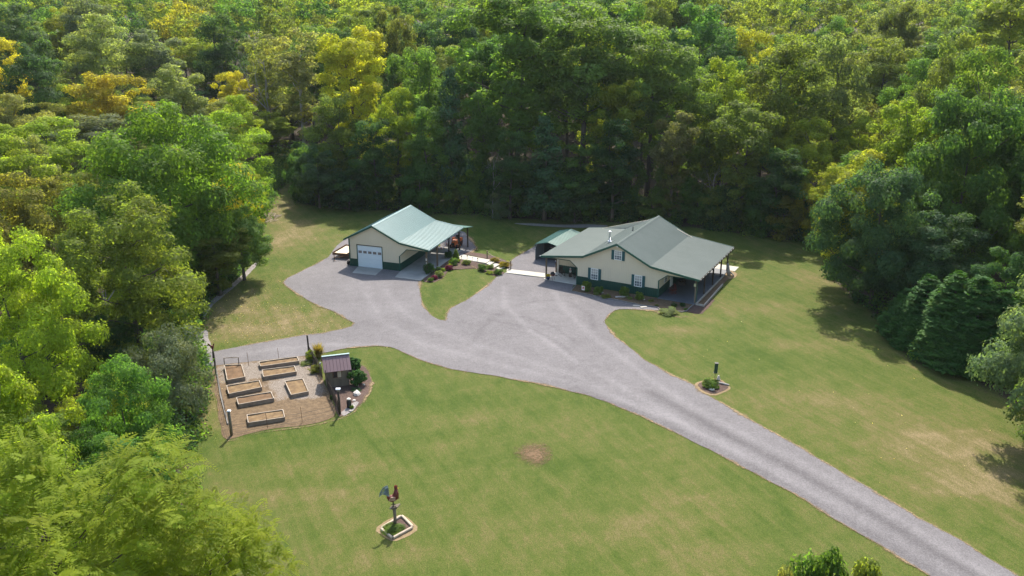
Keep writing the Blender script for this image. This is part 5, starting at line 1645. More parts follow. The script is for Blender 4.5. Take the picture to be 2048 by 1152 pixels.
def cypress():
    rng = np.random.default_rng(31)
    H, Rr = 8.0, 1.9
    nb, per = 820, 40
    n = nb * per
    tb = 1 - np.sqrt(rng.uniform(0, 1, nb)); thb = rng.uniform(0, 6.283, nb)
    eb = Rr * np.clip(1 - tb, .02, 1) ** .56 * (1 + .10 * np.sin(3 * thb + 5 * tb) + .08 * np.sin(7 * thb - 9 * tb)) * np.where(tb < .08, .8 + 2.5 * tb, 1)
    eb *= rng.uniform(.78, 1.08, nb)
    t = np.repeat(tb, per); th = np.repeat(thb, per); e = np.repeat(eb, per)
    outw = np.stack([np.cos(th), np.sin(th), np.zeros(n)], 1); side = np.stack([-np.sin(th), np.cos(th), np.zeros(n)], 1)
    L = rng.uniform(-1, .25, n) ** 1; sp = rng.normal(0, .16, n)
    tilt = np.repeat(rng.uniform(.1, .8, nb), per)
    P = outw * (e + L * .45)[:, None] + side * sp[:, None] + np.array([0, 0, 1.0]) * (.1 + t * H + L * .45 * tilt + rng.normal(0, .05, n))[:, None]
    T = outw * .8 + np.array([0, 0, .5]) + side * rng.normal(0, .5, n)[:, None] + rng.normal(size=(n, 3)) * .2
    N = outw * .5 + np.array([0, 0, .7]) + rng.normal(size=(n, 3)) * .35
    bv = np.repeat(rng.uniform(size=nb), per)
    lv = np.stack([.5 * bv + .5 * rng.uniform(size=n), np.repeat(rng.uniform(size=nb) ** 4, per) * .5, np.zeros(n)], 1)
    cm = leaf_mesh('crown', P, N, rng.uniform(.18, .40, n), lv, 'needle', .36, T)
    tm = MB().tube([(0, 0, -.2), (0, 0, H * .5), (0, 0, H * .96)], [.16, .09, .02], 7).mesh('trunk', 'bark', True)
    PROTO['cypress'] = dict(crown=cm, trunk=tm, H=H + .2, R=Rr * 1.02)
cypress()

def walnut():
    """open crown of long compound fronds"""
    rng = np.random.default_rng(41)
    H, Rr = 14.0, 6.2
    nf = 4600
    P, N, lv, C, RC = crown_points(rng, Rr, 2.5, H - .6, 75, nf, 'dome', (.16, .28), .35, .7)
    d0 = P - np.array([0, 0, H * .45]); d0[:, 2] *= .4
    D = unit(unit(d0) * .7 + rng.normal(size=(nf, 3)) * .55 + np.array([0, 0, .05]))
    Up = unit(N * .4 + np.array([0, 0, 1.0]))
    S = unit(np.cross(D, Up))
    Lf = rng.uniform(.65, 1.25, nf)
    PP, NN, TT, SZ, LV = [], [], [], [], []
    npair = 9
    for k in range(npair):
        u = (k + 1) / (npair + .3)
        droop = np.array([0, 0, -1.0]) * (u ** 2 * .28 * Lf)[:, None]
        c = P + D * (u * Lf)[:, None] + droop
        ll = Lf * .30 * math.sin(math.pi * (.18 + .72 * u))
        for sg in (-1, 1):
            tdir = unit(S * sg + D * .45 + np.array([0, 0, -.12]))
            PP.append(c + tdir * (ll * .5)[:, None]); TT.append(tdir); SZ.append(ll)
            NN.append(Up + rng.normal(size=(nf, 3)) * .12); LV.append(lv + np.array([.0, .0, 0]) + rng.uniform(-.12, .12, (nf, 3)) * np.array([1, .3, 0]))
    lv2 = np.clip(np.concatenate(LV), 0, 1)
    cm = leaf_mesh('crown', np.concatenate(PP), np.concatenate(NN), np.concatenate(SZ), lv2, 'leaf', .36, np.concatenate(TT))
    tm = trunk_mb(rng, H, 2.5, H, C, .22, 30).mesh('trunk', 'bark', True)
    PROTO['walnut'] = dict(crown=cm, trunk=tm, H=H, R=Rr)
walnut()

def dead_tree_proto():
    rng = np.random.default_rng(51)
    mb = MB()
    def br(p, d, L, r, lvl):
        e = p + d * L
        m_ = p.lerp(e, .5) + Vector(rng.normal(0, .06, 3)) * L
        mb.tube([p, m_, e], [r, r * .75, r * .45], 5 if lvl else 7, False)
        if lvl < 4:
            for k in range(3 if lvl < 3 else 2):
                nd = (d + Vector(rng.normal(0, .55, 3)) + Vector((0, 0, .15))).normalized()
                br(p.lerp(e, rng.uniform(.55, 1)), nd, L * rng.uniform(.5, .75), r * .5, lvl + 1)
    br(Vector((0, 0, -.2)), Vector((.05, 0, 1)), 7.0, .22, 0)
    PROTO['dead'] = dict(crown=None, trunk=mb.mesh('trunk', 'pale_bark', True), H=15.0, R=4.0)
dead_tree_proto()

FOL = dict(dark=(.045, .090, .034), green=(.066, .128, .034), mid=(.086, .140, .033), olive=(.122, .150, .037), yg=(.168, .208, .030), lime=(.152, .206, .028),
           yellow=(.27, .258, .028), gold=(.225, .212, .028), orange=(.21, .145, .036), grey=(.10, .132, .078), pale=(.152, .176, .075), blue=(.048, .094, .046),
           brown=(.105, .108, .048), red=(.12, .025, .03), purple=(.10, .015, .055), cyp=(.042, .104, .026), rust=(.142, .142, .040), oak=(.082, .132, .022))

trng = random.Random(99)
PLACED = []
def plant(kind, p, h, width, col, name, label, cat, group=None, yaw=None, jit=.12):
    pr = PROTO[kind]
    t = thing(name, label, cat, p, yaw if yaw is not None else trng.uniform(0, 6.28), group)
    sx = width / 2 / pr['R']; sz = h / pr['H']
    t.scale = (sx, sx * trng.uniform(.93, 1.07), sz)
    link('trunk', pr['trunk'], t)
    if pr['crown']:
        c = link('crown', pr['crown'], t)
        base = FOL[col] if isinstance(col, str) else col
        j = 1 + trng.uniform(-jit, jit)
        c.color = (base[0] * j * (1 + trng.uniform(-jit, jit)), base[1] * j, base[2] * j, 1)
    PLACED.append((p[0], p[1], width / 2))
    return t

def ktree(bx, by, ty, wpx, kind, col, label, name='broadleaf_tree', cat='tree', group=None, yaw=None):
    """tree from the pixel of its foot, its top row and its width"""
    p = gp(bx, by)
    h = height_at(ty, p.y) - p.z
    zc = p.z + h * .65
    dist = math.sqrt(p.x ** 2 + p.y ** 2 + (CAMH - zc) ** 2)
    w = wpx / FPX * (p.y * CP + (CAMH - zc) * SP)
    return plant(kind, (p.x, p.y, p.z - .05), h, w, col, name, label, cat, group, yaw)

# --- left side, near to far
ktree(190, 1540, 845, 660, 'walnut', (.178, .220, .026), 'big feathery yellow green walnut filling the bottom left corner', 'walnut_tree')
ktree(455, 1420, 985, 330, 'walnut', (.172, .222, .026), 'smaller feathery walnut reaching over the lawn at bottom left', 'walnut_tree')
ktree(35, 1180, 750, 330, 'maple_near', 'lime', 'bright lime tree at the left edge above the feathery walnut')
ktree(275, 990, 735, 235, 'cherry_near', 'green', 'dark green flat layered tree between walnut and grey cedar')
ktree(345, 835, 662, 185, 'juniper', 'grey', 'bushy grey green cedar leaning over the garden corner', 'juniper_tree')
ktree(85, 880, 470, 290, 'maple_near', 'lime', 'rounded bright green tree on the left, beside the olive one')
ktree(285, 745, 385, 320, 'olive_near', 'olive', 'large olive tree with yellowing leaves and visible trunk left of the lawn')
ktree(60, 640, 345, 250, 'olive_near', 'rust', 'brownish olive tree near the left edge, above the bright green one')
ktree(190, 610, 350, 200, 'olive_near', 'olive', 'olive brown tree between the big oak and the left edge')
ktree(360, 575, 215, 400, 'oak_near', 'oak', 'huge dark green dome shaped oak left of the grassy lane')
ktree(488, 560, 415, 130, 'oak_a', 'green', 'dark green lower tree at the lawn edge under the big oak')
ktree(440, 590, 455, 130, 'ash_b', 'olive', 'yellowish small tree at the lawn edge right of the olive tree')
ktree(478, 430, 225, 180, 'fine_a', 'lime', 'bright yellow green tree behind the right side of the big oak')
ktree(1165, 440, 290, 130, 'ash_a', 'green', 'dense dark green tree filling the gap behind the flue pipe')
ktree(275, 500, 335, 130, 'fine_a', 'pale', 'pale silvery green tree in front of the big oak')
ktree(372, 695, 615, 75, 'bush_a', 'dark', 'dark round bush at the lawn edge above the stone border', 'bush', 'bush')
ktree(215, 790, 640, 130, 'ash_b', 'dark', 'shaded dark tree under the olive tree beside the grey cedar')
ktree(110, 430, 240, 230, 'fine_a', 'lime', 'yellow green tree left of the big oak')
ktree(40, 520, 270, 190, 'fine_a', 'yg', 'yellow green feathery tree at the left edge, mid height')
ktree(15, 330, 75, 150, 'oak_b', 'yellow', 'bright yellow tree at the upper left edge')
ktree(60, 390, 190, 140, 'fine_a', 'pale', 'pale grey green tree at the left edge below the bright yellow one')
ktree(105, 330, 85, 150, 'oak_a', 'dark', 'dark green tree right of the bright yellow one at upper left')
ktree(240, 345, 148, 175, 'oak_b', 'gold', 'golden tree above the big oak')
ktree(170, 330, 170, 90, 'ash_a', 'yg', 'yellow green tree left of the golden tree')
ktree(378, 345, 130, 115, 'ash_b', 'pale', 'pale olive tree with thin trunk right of the golden tree')
ktree(475, 300, 145, 90, 'oak_b', 'yellow', 'small yellow topped tree beyond the lane, left of the tall pale tree')
ktree(485, 345, 190, 110, 'fine_a', 'yg', 'yellow green tree below the small yellow topped tree')
ktree(545, 322, 225, 110, 'ash_b', 'yg', 'yellow green tree standing just beyond the end of the lane')
ktree(612, 340, 60, 135, 'airy_a', 'pale', 'tall airy pale green tree with bare trunk beyond the lane')
ktree(545, 300, 80, 110, 'airy_a', 'olive', 'airy olive tree with leaning pale limbs beyond the lane')
ktree(235, 280, 30, 190, 'fine_a', 'pale', 'broad pale olive tree at upper left')
ktree(330, 260, 60, 130, 'ash_b', 'grey', 'grey green tapering tree at upper left centre')
ktree(60, 230, 10, 150, 'oak_a', 'dark', 'dark green tree high in the upper left corner')
ktree(455, 240, 30, 110, 'ash_a', 'dark', 'dark tree beside the gap in the upper left woods')
# --- wall of woods behind the buildings
ktree(640, 416, 290, 95, 'oak_a', 'blue', 'low dark green tree at the corner where lane meets woods')
ktree(615, 405, 350, 50, 'bush_a', 'green', 'small green bush at the lane mouth', 'bush', 'bush')
ktree(720, 375, 60, 150, 'poplar_b', 'yellow', 'tall yellow leaved tree left of the garage ridge')
ktree(680, 402, 190, 110, 'ash_a', 'olive', 'olive tree left of the tall yellow one')
ktree(800, 405, 178, 115, 'fine_a', 'lime', 'lime green feathery tree behind the garage')
ktree(755, 418, 240, 105, 'ash_a', 'dark', 'dark green tree behind the garage ridge')
ktree(905, 412, 140, 100, 'cedar_a', 'blue', 'dark pointed cedar in the woods right of the garage')
ktree(860, 420, 215, 95, 'ash_a', 'green', 'dark green tree right of the lime feathery one')
ktree(965, 418, 190, 105, 'ash_b', 'mid', 'mid green slender tree between garage and carport')
ktree(1035, 396, -12, 240, 'poplar_b', 'mid', 'very tall green tree with forked trunk at top centre')
ktree(1165, 400, 8, 225, 'poplar_a', 'mid', 'very tall olive green tree with bare trunk behind the house')
ktree(1295, 406, 60, 175, 'poplar_a', 'mid', 'tall fresh green tree behind the house ridge')
ktree(1090, 440, 235, 115, 'cedar_a', 'blue', 'dark bluish holly like tree behind the carport')
ktree(1020, 438, 260, 90, 'ash_a', 'dark', 'dark slender tree left of the bluish one')
ktree(1225, 442, 240, 100, 'ash_a', 'dark', 'dark tree right of the bluish one behind the house')
ktree(1340, 446, 225, 105, 'ash_b', 'brown', 'brownish green tree behind the right end of the house')
ktree(1400, 425, 180, 110, 'ash_a', 'mid', 'yellow flecked green tree right of the brownish one')
ktree(1475, 458, 205, 150, 'ash_b', 'olive', 'olive grey tree at the wood edge right of the house')
ktree(1545, 420, 85, 210, 'oak_b', 'olive', 'broad olive green tree on the right above the lawn')
ktree(1550, 474, 300, 125, 'ash_a', 'dark', 'dark tree at the lawn edge right of the house')
ktree(1612, 480, 370, 60, 'bush_b', 'gold', 'small golden leaved sapling at the right wood edge', 'sapling', 'sapling')
ktree(840, 428, 330, 80, 'bush_b', 'green', 'dark green understory tree right behind the garage roof')
ktree(700, 420, 340, 80, 'bush_b', 'dark', 'dark understory tree left behind the garage')
ktree(1150, 445, 340, 85, 'bush_b', 'dark', 'dark understory tree behind the flue of the house')
ktree(1000, 437, 385, 55, 'bush_a', 'grey', 'low grey green bush at the wood edge above the steps', 'bush', 'bush')
# --- right side
ktree(1700, 430, 235, 130, 'fine_a', 'lime', 'bright lime tree at the right wood edge')
ktree(1770, 420, 205, 110, 'fine_a', 'yg', 'yellow green tree behind the bright lime one on the right')
ktree(1690, 330, 150, 125, 'oak_b', 'yg', 'rounded green tree with golden tips above the lime one')
ktree(1660, 500, 330, 90, 'ash_a', 'yg', 'yellowish green slender tree at the corner of the right lawn')
ktree(1738, 612, 335, 240, 'silver_near', 'blue', 'large dark tree with silvery leaves on the right lawn edge')
ktree(1895, 570, 188, 285, 'silver_near', 'green', 'big dark green tree above the cypress clump')
ktree(2010, 560, 205, 220, 'silver_near', 'green', 'dark green tree at the right edge above the cypress clump')
ktree(1860, 640, 430, 190, 'oak_a', 'blue', 'dark shaded tree just behind the cypress clump')
ktree(2045, 640, 410, 100, 'ash_a', 'mid', 'tree with fresher green tips at the right edge, mid height')
ktree(1985, 700, 500, 140, 'oak_a', 'dark', 'dark tree behind the rightmost cypress')
for i, (a, b, c, d) in enumerate([(1806, 666, 575, 95), (1838, 692, 548, 130), (1888, 720, 540, 150), (1935, 738, 548, 150), (1985, 742, 575, 120)]):
    ktree(a, b, c, d, 'cypress', 'cyp', 'dark green cypress in the right lawn clump, %s from the left' % ['first', 'second', 'third', 'fourth', 'fifth'][i], 'cypress_tree', group='cypress clump')
ktree(2080, 885, 535, 290, 'silver_near', 'grey', 'light grey green tree leaning in at the right edge over the lawn')
ktree(2150, 1000, 760, 230, 'oak_a', 'mid', 'tree just beyond the right edge shading the dry lawn')
ktree(1855, 330, 60, 200, 'oak_a', 'mid', 'large mid green tree at upper right')
ktree(1990, 330, -30, 190, 'poplar_b', 'yg', 'tall yellow green tree in the upper right corner')
ktree(1480, 300, 60, 110, 'oak_b', 'gold', 'golden tinged tree above the broad olive one')
ktree(1385, 300, 10, 180, 'oak_a', 'green', 'fresh green round tree at top right of centre')
ktree(1600, 1400, 1106, 130, 'bush_b', 'mid', 'leafy sapling top peeking in at the bottom edge', 'sapling', 'sapling')
ktree(1676, 1420, 1112, 125, 'bush_b', 'olive', 'second sapling top at the bottom edge, nearer the drive', 'sapling', 'sapling')
ktree(1530, 1420, 1128, 70, 'bush_b', 'pale', 'leftmost low sapling top at the bottom edge', 'sapling', 'sapling')
for (a, b, c, d, lab) in [(447, 290, 130, 60, 'bare grey tree standing in the upper left gap'), (548, 310, 90, 70, 'leaning bare pale tree beyond the lane'), (1420, 447, 330, 50, 'thin bare trunk at the wood edge behind the house'), (985, 436, 300, 45, 'thin pale bare trunk in the dark woods above the steps'), (225, 700, 470, 90, 'half dead tree with bare twigs beside the olive tree')]:
    ktree(a, b, c, d, 'dead', 'dark', lab, 'bare_tree')

# --- the rest of the woods
poly = [(p.x, p.y) for p in CLEAR]
def zone_colour(px_, py_):
    r_ = trng.random()
    def pick(*cw):
        s_ = 0; tot = sum(w for _, w in cw)
        for c_, w in cw:
            s_ += w / tot
            if r_ <= s_: return c_
        return cw[-1][0]
    if px_ < 650:
        if py_ > 330: return pick(('olive', 3), ('yg', 2.5), ('mid', 2), ('green', 1.5), ('rust', .6))
        return pick(('olive', 3), ('yg', 3), ('mid', 2), ('dark', 1.6), ('pale', 2), ('gold', .35), ('yellow', .5), ('grey', 1.0), ('green', 1))
    if px_ < 900:
        return pick(('olive', 3), ('yg', 2), ('mid', 3), ('green', 2), ('dark', .7), ('yellow', .25))
    if px_ < 1450:
        return pick(('mid', 3.2), ('green', 1.8), ('olive', 2.4), ('dark', .5), ('yg', 1.4))
    return pick(('mid', 3), ('olive', 2.4), ('green', 1.6), ('yg', 1.8), ('pale', 1.0), ('dark', .4))
CN = dict(oak='green', dark='dark green', green='green', mid='mid green', olive='olive', yg='yellow green', lime='lime green', yellow='yellow', gold='golden', orange='orange tinged',
          grey='grey green', pale='pale green', blue='bluish green', brown='brownish', rust='rusty olive')
FAR = []
FILL = {}
LANE = [gp(585, 335), gp(582, 345), gp(580, 356), gp(578, 368), gp(574, 385)]
NF = 0
cells = {}
cands = []
for k in range(60000):
    y = 30 + 330 * trng.random() ** .8
    x = trng.uniform(-.72, .72) * (y + 25)
    cands.append((x, y))
taken = [(p[0], p[1], max(2.6, .55 * p[2])) for p in PLACED]
gridt = {}
def add_grid(x, y, r_): gridt.setdefault((int(x // 12), int(y // 12)), []).append((x, y, r_))
for t_ in taken: add_grid(*t_)
def free(x, y, r_):
    cx, cy = int(x // 12), int(y // 12)
    for i in (-1, 0, 1):
        for j in (-1, 0, 1):
            for (a, b, c) in gridt.get((cx + i, cy + j), ()):
                if (a - x) ** 2 + (b - y) ** 2 < (r_ + c) ** 2: return False
    return True
for x, y in cands:
    sp = 3.9 if y < 150 else 5.4 if y < 235 else 5.8
    z = G(x, y)
    u, v = to_px(x, y, z + 14)
    u2, v2 = to_px(x, y, z + 24)
    if not (-160 < u < 2210 and v < 1300): continue
    if v2 < -260: continue
    if not free(x, y, sp): continue
    if inpoly(x, y, poly): continue
    de = dist_poly(x, y, poly)
    if de < 2.0: continue
    if x > 25 and y < 62: continue
    if any((x - q_.x) ** 2 + ((y - q_.y) * .8) ** 2 < 81 for q_ in LANE): continue
    add_grid(x, y, sp)
    col = zone_colour(u, v)
    edge = de < 7
    if y < 232 and NF < 285:
        NF += 1
        left = x < 0 and y < 140
        kind = trng.choice(['olive_near', 'fine_a', 'ash_b', 'maple_near', 'ash_a'] if left else ['oak_a', 'oak_b', 'ash_a', 'ash_b', 'poplar_a', 'poplar_b', 'poplar_a', 'poplar_b', 'fine_a'])
        hgt = trng.uniform(10, 15) if left else trng.uniform(16, 28) if not edge else trng.uniform(12, 18)
        if v < 380 and 620 < u < 1500 and not left: hgt *= 1.12
        if 150 < y < 205 and 620 < u < 1500: kind = trng.choice(['poplar_a', 'poplar_b', 'ash_a', 'ash_b']); hgt = trng.uniform(20, 30)
        if u < 620 and y < 205 and not left: hgt = min(hgt, trng.uniform(11, 15))
        if not left: hgt = min(hgt, 12.5 + 1.15 * de) if y < 200 and x < 40 else hgt
        wid = (trng.uniform(8.5, 12.0) if y < 150 else trng.uniform(8.5, 11.5) if y < 205 and 620 < u < 1500 else trng.uniform(11, 15)) if not left else trng.uniform(7, 9.5)
        if left and u > 250: hgt *= .85
        if left and y < 112: hgt = trng.uniform(6, 8.5); col = trng.choice(['yg', 'lime', 'green', 'mid'])
        where = 'left of the big oak' if left else 'beyond the lane' if u < 620 else 'behind the garage' if u < 900 else 'behind the carport' if u < 1150 else 'behind the house' if u < 1470 else 'at the right'
        depth = 'front' if y < 160 else 'middle' if y < 195 else 'far'
        o_ = plant(kind, (x, y, z - .05), hgt, wid, col, 'broadleaf_tree', 'x', 'tree')
        FILL.setdefault((CN[col], depth, where), []).append((u, o_))
    else:
        FAR.append((x, y, z, col))
# low leafy understory standing along the foot of the woods
edge_pts = densify([Vector(p) for p in poly[18:32]], 3.1, 0, False)
for i, q in enumerate(edge_pts):
    for k in range(2):
        a, r_ = trng.uniform(.2, 2.9), trng.uniform(1.2, 3.0) + 3.6 * k
        x, y = q.x + .25 * r_ * math.cos(a) + trng.uniform(-1, 1), q.y + r_ * math.sin(a) + .6
        if inpoly(x, y, poly): continue
        u, v = to_px(x, y, 3)
        col = trng.choice(['dark', 'green', 'mid', 'blue', 'mid', 'green', 'olive', 'green'])
        o_ = plant(trng.choice(['bush_a', 'bush_b', 'bush_b']), (x, y, G(x, y) - .05), trng.uniform(4.5, 8) + 1.5 * k, trng.uniform(4, 6), col, 'understory_tree', 'x', 'small tree')
        where = 'beyond the lane' if u < 620 else 'behind the garage' if u < 900 else 'behind the carport' if u < 1150 else 'behind the house' if u < 1470 else 'right of the house'
        FILL.setdefault((CN[col] + ' understory', 'edge', where), []).append((u, o_))
ORD = ['first', 'second', 'third', 'fourth', 'fifth', 'sixth', 'seventh', 'eighth', 'ninth', 'tenth', 'eleventh', 'twelfth', 'thirteenth', 'fourteenth', 'fifteenth', 'sixteenth', 'seventeenth', 'eighteenth', 'nineteenth', 'twentieth']
for (cn, depth, where), lst in FILL.items():
    lst.sort(key=lambda e: e[0])
    for i, (u, o_) in enumerate(lst):
        o_['label'] = ('%s tree, %s from left in the %s woods %s' % (cn, ORD[min(i, 19)], depth, where)) if len(lst) > 1 else '%s tree in the %s woods %s' % (cn, depth, where)
        o_['group'] = '%s trees in the %s woods %s' % (cn, depth, where)
print('individual fill trees', NF, 'far trees', len(FAR))

# far wood as one mass
def far_wood():
    rng = np.random.default_rng(77)
    PP, NN, SZ, LV, TI = [], [], [], [], []
    tb = MB()
    for (x, y, z, col) in FAR:
        h = rng.uniform(18, 27); w = rng.uniform(5.4, 7.6)
        n = 3800
        P, N, lv, C, RC = crown_points(rng, w, h * .25, h, 46, n, ('dome', 'tall', 'vase')[rng.integers(3)], (.14, .25))
        PP.append(P + np.array([x, y, z])); NN.append(N); LV.append(lv)
        SZ.append(rng.uniform(.42, .80, n))
        j = 1 + rng.uniform(-.15, .15)
        TI.append(np.tile(np.array(FOL[col]) * j, (n, 1)))
        tb.tube([(x, y, z - .2), (x, y, z + h * .6)], [.3, .15], 5, False)
    me = leaf_mesh('far_wood', np.concatenate(PP), np.concatenate(NN), np.concatenate(SZ), np.concatenate(LV), 'far_leaf', .6, None, np.concatenate(TI))
    o = link('far_wood', me)
    tag(o, 'distant mixed green and yellow woods filling the top of the picture', 'woods', kind='stuff')
    t = tb.build('far_trunks', 'bark')
    t.parent = o
    t['kind'] = 'stuff'
if FAR: far_wood()

# undergrowth along and under the wood edge
def undergrowth():
    rng = np.random.default_rng(78)
    PP, NN, SZ, LV, TI = [], [], [], [], []
    cols = ['dark', 'green', 'mid', 'blue', 'mid', 'green', 'dark']
    pts = densify([Vector(p) for p in poly[:36]], 1.5, 0, False)
    for p in pts:
        for k in range(9):
            a = rng.uniform(0, 6.28); r_ = rng.uniform(.5, 12)
            x, y = p.x + r_ * math.cos(a), p.y + r_ * math.sin(a)
            if inpoly(x, y, poly): continue
            u, v = to_px(x, y, 0)
            if not (-100 < u < 2150 and 0 < v < 1250): continue
            n = 190
            h = rng.uniform(.8, 5.5) if r_ > 3 else rng.uniform(.4, 2.0)
            w = rng.uniform(.8, 2.1)
            d = unit(rng.normal(size=(n, 3))); d[:, 2] = np.abs(d[:, 2])
            rr = rng.uniform(.5, 1, n)[:, None]
            PP.append(d * rr * np.array([w, w, h]) + np.array([x, y, G(x, y)]))
            NN.append(d * .6 + rng.normal(size=(n, 3)) * .5 + np.array([0, 0, .4]))
            LV.append(np.stack([rng.uniform(size=n), rng.uniform(size=n) ** 4, np.zeros(n)], 1))
            SZ.append(rng.uniform(.18, .42, n))
            c = cols[rng.integers(len(cols))]
            TI.append(np.tile(np.array(FOL[c]) * rng.uniform(.8, 1.2), (n, 1)))
    me = leaf_mesh('undergrowth', np.concatenate(PP), np.concatenate(NN), np.concatenate(SZ), np.concatenate(LV), 'far_leaf', .6, None, np.concatenate(TI))
    tag(link('undergrowth', me), 'low dark undergrowth along the edge of the woods', 'undergrowth', kind='stuff')
undergrowth()

# ------------------------------------------------------------------ garden shrubs
def kshrub(px_, py_, wpx, hpx, col, label, kind='shrub', name='shrub', cat='shrub', lift=0.0, group=None):
    p = gp(px_, py_)
    d = p.y * CP + CAMH * SP
    w = wpx / FPX * d
    h = max(.22 * w, (hpx - .22 * wpx) / FPX * d / CP)
    return plant(kind, (p.x, p.y, p.z + lift), h, w, col, name, label, cat, group)
S_ = [(857, 548, 24, 26, 'dark', 'tall dark shrub with pink blooms hiding the first garage porch post'),
      (898, 540, 19, 13, 'purple', 'purple leaved shrub at the garage porch corner, the larger'),
      (869, 559, 15, 11, 'purple', 'purple leaved shrub near the drive, the smaller'),
      (886, 543, 11, 9, 'lime', 'small lime shrub beside the larger purple one'),
      (878, 554, 18, 16, 'pale', 'light olive shrub between the two purple ones'),
      (862, 563, 13, 10, 'mid', 'low green shrub at the gravel end of the garage bed'),
      (876, 543, 13, 12, 'dark', 'dark shrub behind the light olive one by the garage'),
      (907, 530, 22, 18, 'mid', 'rounded green shrub at the garage porch before the upper walkway'),
      (900, 534, 11, 9, 'yg', 'small light green shrub left of the rounded green one'),
      (898, 517, 18, 18, 'dark', 'dark shaded shrub beside the second garage porch post'),
      (916, 525, 10, 9, 'olive', 'small olive shrub at the near end of the upper walkway'),
      (934, 529, 19, 13, 'olive', 'olive shrub below the upper walkway'),
      (964, 541, 20, 17, 'green', 'dark green round shrub left of the steps'),
      (981, 537, 17, 11, 'mid', 'green shrub with reddish tips beside the steps'),
      (979, 547, 17, 9, 'yg', 'low light green shrub in front of the reddish tipped one'),
      (996, 549, 21, 15, 'green', 'wide green shrub at the foot of the steps'),
      (1172, 583, 24, 25, 'mid', 'largest rounded shrub before the left house window'),
      (1198, 587, 19, 18, 'mid', 'rounded shrub under the right shutter of the left window'),
      (1248, 594, 24, 25, 'mid', 'rounded shrub left of the right house window'),
      (1278, 600, 20, 20, 'mid', 'rounded shrub under the right house window'),
      (1339, 626, 42, 11, (.15, .20, .10), 'low variegated pale green hosta mound at the right bed corner'),
      (1348, 613, 15, 10, 'dark', 'dark small shrub by the right porch slab, left one'),
      (1365, 613, 14, 10, 'dark', 'dark small shrub by the right porch slab, right one'),
      (1372, 620, 9, 6, 'green', 'tiny green plant at the far right of the house bed'),
      (1193, 590, 13, 8, 'pale', 'small spiky pale plant in the house bed below the left window'),
      (1213, 595, 22, 10, 'olive', 'sprawling olive plant in the middle of the house bed'),
      (1259, 598, 14, 8, 'pale', 'small spiky pale plant right of the driftwood log'),
      (1303, 603, 14, 7, 'olive', 'low olive plant near the right house corner'),
      (1313, 612, 10, 5, 'pale', 'tiny pale plant by the bed edging near the porch'),
      (1421, 775, 40, 24, 'mid', 'spreading green plant in the mulch island'),
      (711, 781, 22, 9, 'blue', 'dark low ground plant below the boxwoods'),
      (704, 817, 10, 9, 'mid', 'small green plant by the pale stone near the milk can'),
      (663, 800, 8, 12, 'dark', 'dark weed growing along the near picket fence'),
      (790, 1062, 46, 20, 'mid', 'leafy green plants filling the rooster post bed')]
for a, b, c, d, col, lab in S_:
    kshrub(a, b, c, d, col, lab)
kshrub(912, 519, 14, 24, 'yg', 'upright yellowish conifer shrub at the upper walkway end', 'cypress', 'conifer_shrub')
kshrub(709.5, 739, 30, 30, 'cyp', 'clipped round boxwood behind the shed corner, the farther one', 'box_ball', 'boxwood', group='clipped boxwoods by the shed')
kshrub(714.8, 770, 36, 38, 'cyp', 'clipped round boxwood beside the shed, the nearer and larger', 'box_ball', 'boxwood', group='clipped boxwoods by the shed')
for a, b, c, d, lab in [(989, 525, 20, 14, 'yellow flowering shrub beside the steps, the upper one'), (1010, 534, 23, 16, 'yellow flowering shrub beside the steps, the lower one')]:
    kshrub(a, b, c, d, (.20, .17, .02), lab, 'shrub', 'flowering_shrub', group='yellow shrubs by the steps')
# vines over the far picket fence, ornamental grass
kshrub(622, 722, 22, 26, 'yg', 'light green vine climbing the tall lane post', 'bush_b', 'vine', 'vine')
kshrub(632, 745, 26, 20, 'olive', 'olive vine sprawling over the far picket fence', 'bush_a', 'vine', 'vine')
kshrub(614, 728, 26, 10, 'pale', 'weedy patch at the foot of the tall lane post', 'shrub', 'weed_patch', 'weeds')
def grass_clump(px_, py_, hpx, label):
    p = gp(px_, py_)
    d = p.y * CP + CAMH * SP
    h = hpx / FPX * d / CP
    rng = np.random.default_rng(5)
    n = 420
    th = rng.uniform(0, 6.283, n); sp = rng.uniform(0, .30, n) ** .8 * 1.0
    base = np.stack([sp * np.cos(th) * .4, sp * np.sin(th) * .4, np.zeros(n)], 1)
    T = unit(np.stack([np.cos(th) * sp, np.sin(th) * sp, np.ones(n)], 1))
    L = h * rng.uniform(.7, 1.05, n)
    N = rng.normal(size=(n, 3)); 
    lv = np.stack([rng.uniform(size=n), rng.uniform(size=n), np.zeros(n)], 1)
    me = leaf_mesh('ornamental_grass', base + T * (L * .5)[:, None], N, L, lv, 'leaf', .035, T)
    o = link('ornamental_grass', me); o.location = p; o.color = (.16, .13, .06, 1)
    tag(o, label, 'grass clump')
grass_clump(637.5, 714, 30, 'tawny ornamental grass clump between the vines and the shed')
# flowers in the pot
pr = PROTO['shrub']
c = link('blossom', pr['crown'], fpot); c.location = (0, 0, .36); c.scale = (.45, .45, .4); c.color = (.40, .33, .03, 1)

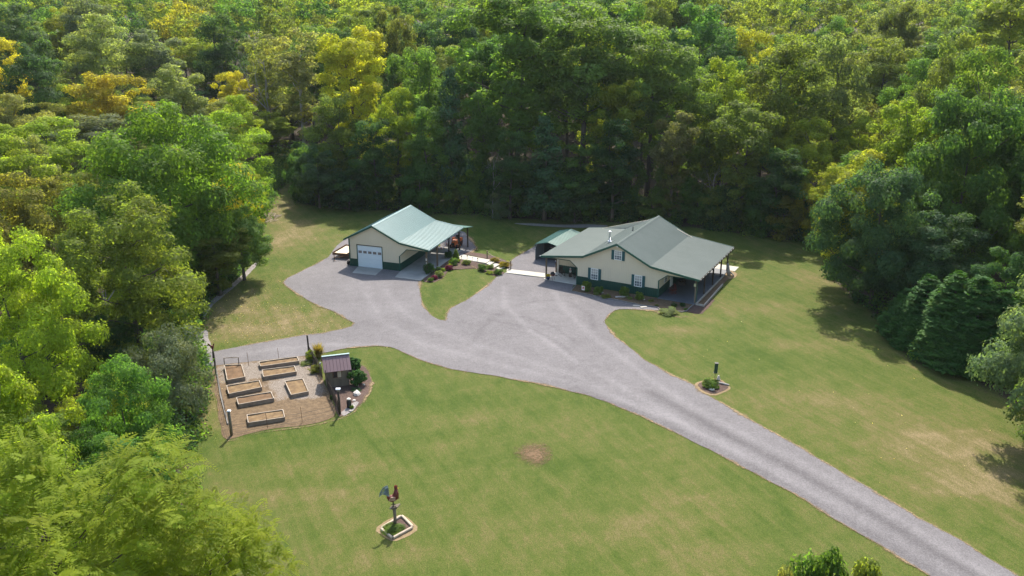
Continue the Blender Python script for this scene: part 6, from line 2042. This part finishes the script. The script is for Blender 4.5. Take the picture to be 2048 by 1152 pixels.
# brush pile by the lane, fallen leaves on the lawn
def brush_pile(px_, py_, w, label):
    p = gp(px_, py_)
    rr = random.Random(4)
    t = thing('brush_pile', label, 'brush pile', p)
    mb = MB()
    for k in range(160):
        a = rr.uniform(0, 6.28); r_ = w * math.sqrt(rr.random())
        x, y = r_ * math.cos(a), r_ * math.sin(a) * 1.4
        z = .7 * (1 - r_ / w) * rr.random()
        d = Vector((rr.gauss(0, 1), rr.gauss(0, 1), rr.gauss(0, .25))).normalized() * rr.uniform(.4, 1.3)
        mb.tube([(x - d.x / 2, y - d.y / 2, max(.03, z - d.z / 2)), (x + d.x / 2, y + d.y / 2, max(.03, z + d.z / 2))], rr.uniform(.015, .045), 4, False)
    part('twig', mb, 'straw', t)['kind'] = 'stuff'
brush_pile(528, 437, 2.4, 'pale pile of cut brush beside the lane under the oak')
def fallen_leaves():
    rng = np.random.default_rng(9)
    PP = []
    regs = [((420, 700), (600, 690), 520), ((410, 580), (560, 660), 200), ((1650, 2040), (640, 1000), 35), ((1230, 1650), (630, 800), 8), ((400, 470), (740, 880), 60), ((560, 900), (590, 700), 25)]
    for (xa, xb), (ya, yb), n in regs:
        for k in range(n):
            u, v = rng.uniform(xa, xb), rng.uniform(ya, yb)
            p = gp(u, v)
            if not inpoly(p.x, p.y, poly) or inpoly(p.x, p.y, drive_w): continue
            PP.append((p.x, p.y, p.z + .06))
    P = np.array(PP); n = len(P)
    N = np.array([0, 0, 1.0]) + rng.normal(size=(n, 3)) * .3
    lv = np.stack([rng.uniform(size=n), rng.uniform(size=n), np.zeros(n)], 1)
    cols = np.array([(.42, .37, .28), (.50, .47, .40), (.36, .29, .14), (.32, .25, .17)])
    me = leaf_mesh('fallen_leaves', P, N, rng.uniform(.06, .15, n), lv, 'far_leaf', .7, None, cols[rng.integers(0, 4, n)])
    tag(link('fallen_leaves', me), 'pale fallen leaves scattered over the lawn', 'leaves', kind='stuff')
fallen_leaves()

# ------------------------------------------------------------------ haze
hz_m = bpy.data.materials.new('haze'); hz_m.use_nodes = True
nt = hz_m.node_tree
nt.nodes.remove(nt.nodes['Principled BSDF'])
pv = nt.nodes.new('ShaderNodeVolumePrincipled')
pv.inputs['Color'].default_value = (.82, .90, 1.0, 1)
pv.inputs['Density'].default_value = 0.00006
pv.inputs['Anisotropy'].default_value = 0.2
nt.links.new(pv.outputs[0], nt.nodes['Material Output'].inputs['Volume'])
mb = MB(); mb.box(0, 2150, 63, 6400, 5500, 140)
o = mb.build('haze', hz_m)
tag(o, kind='stuff')
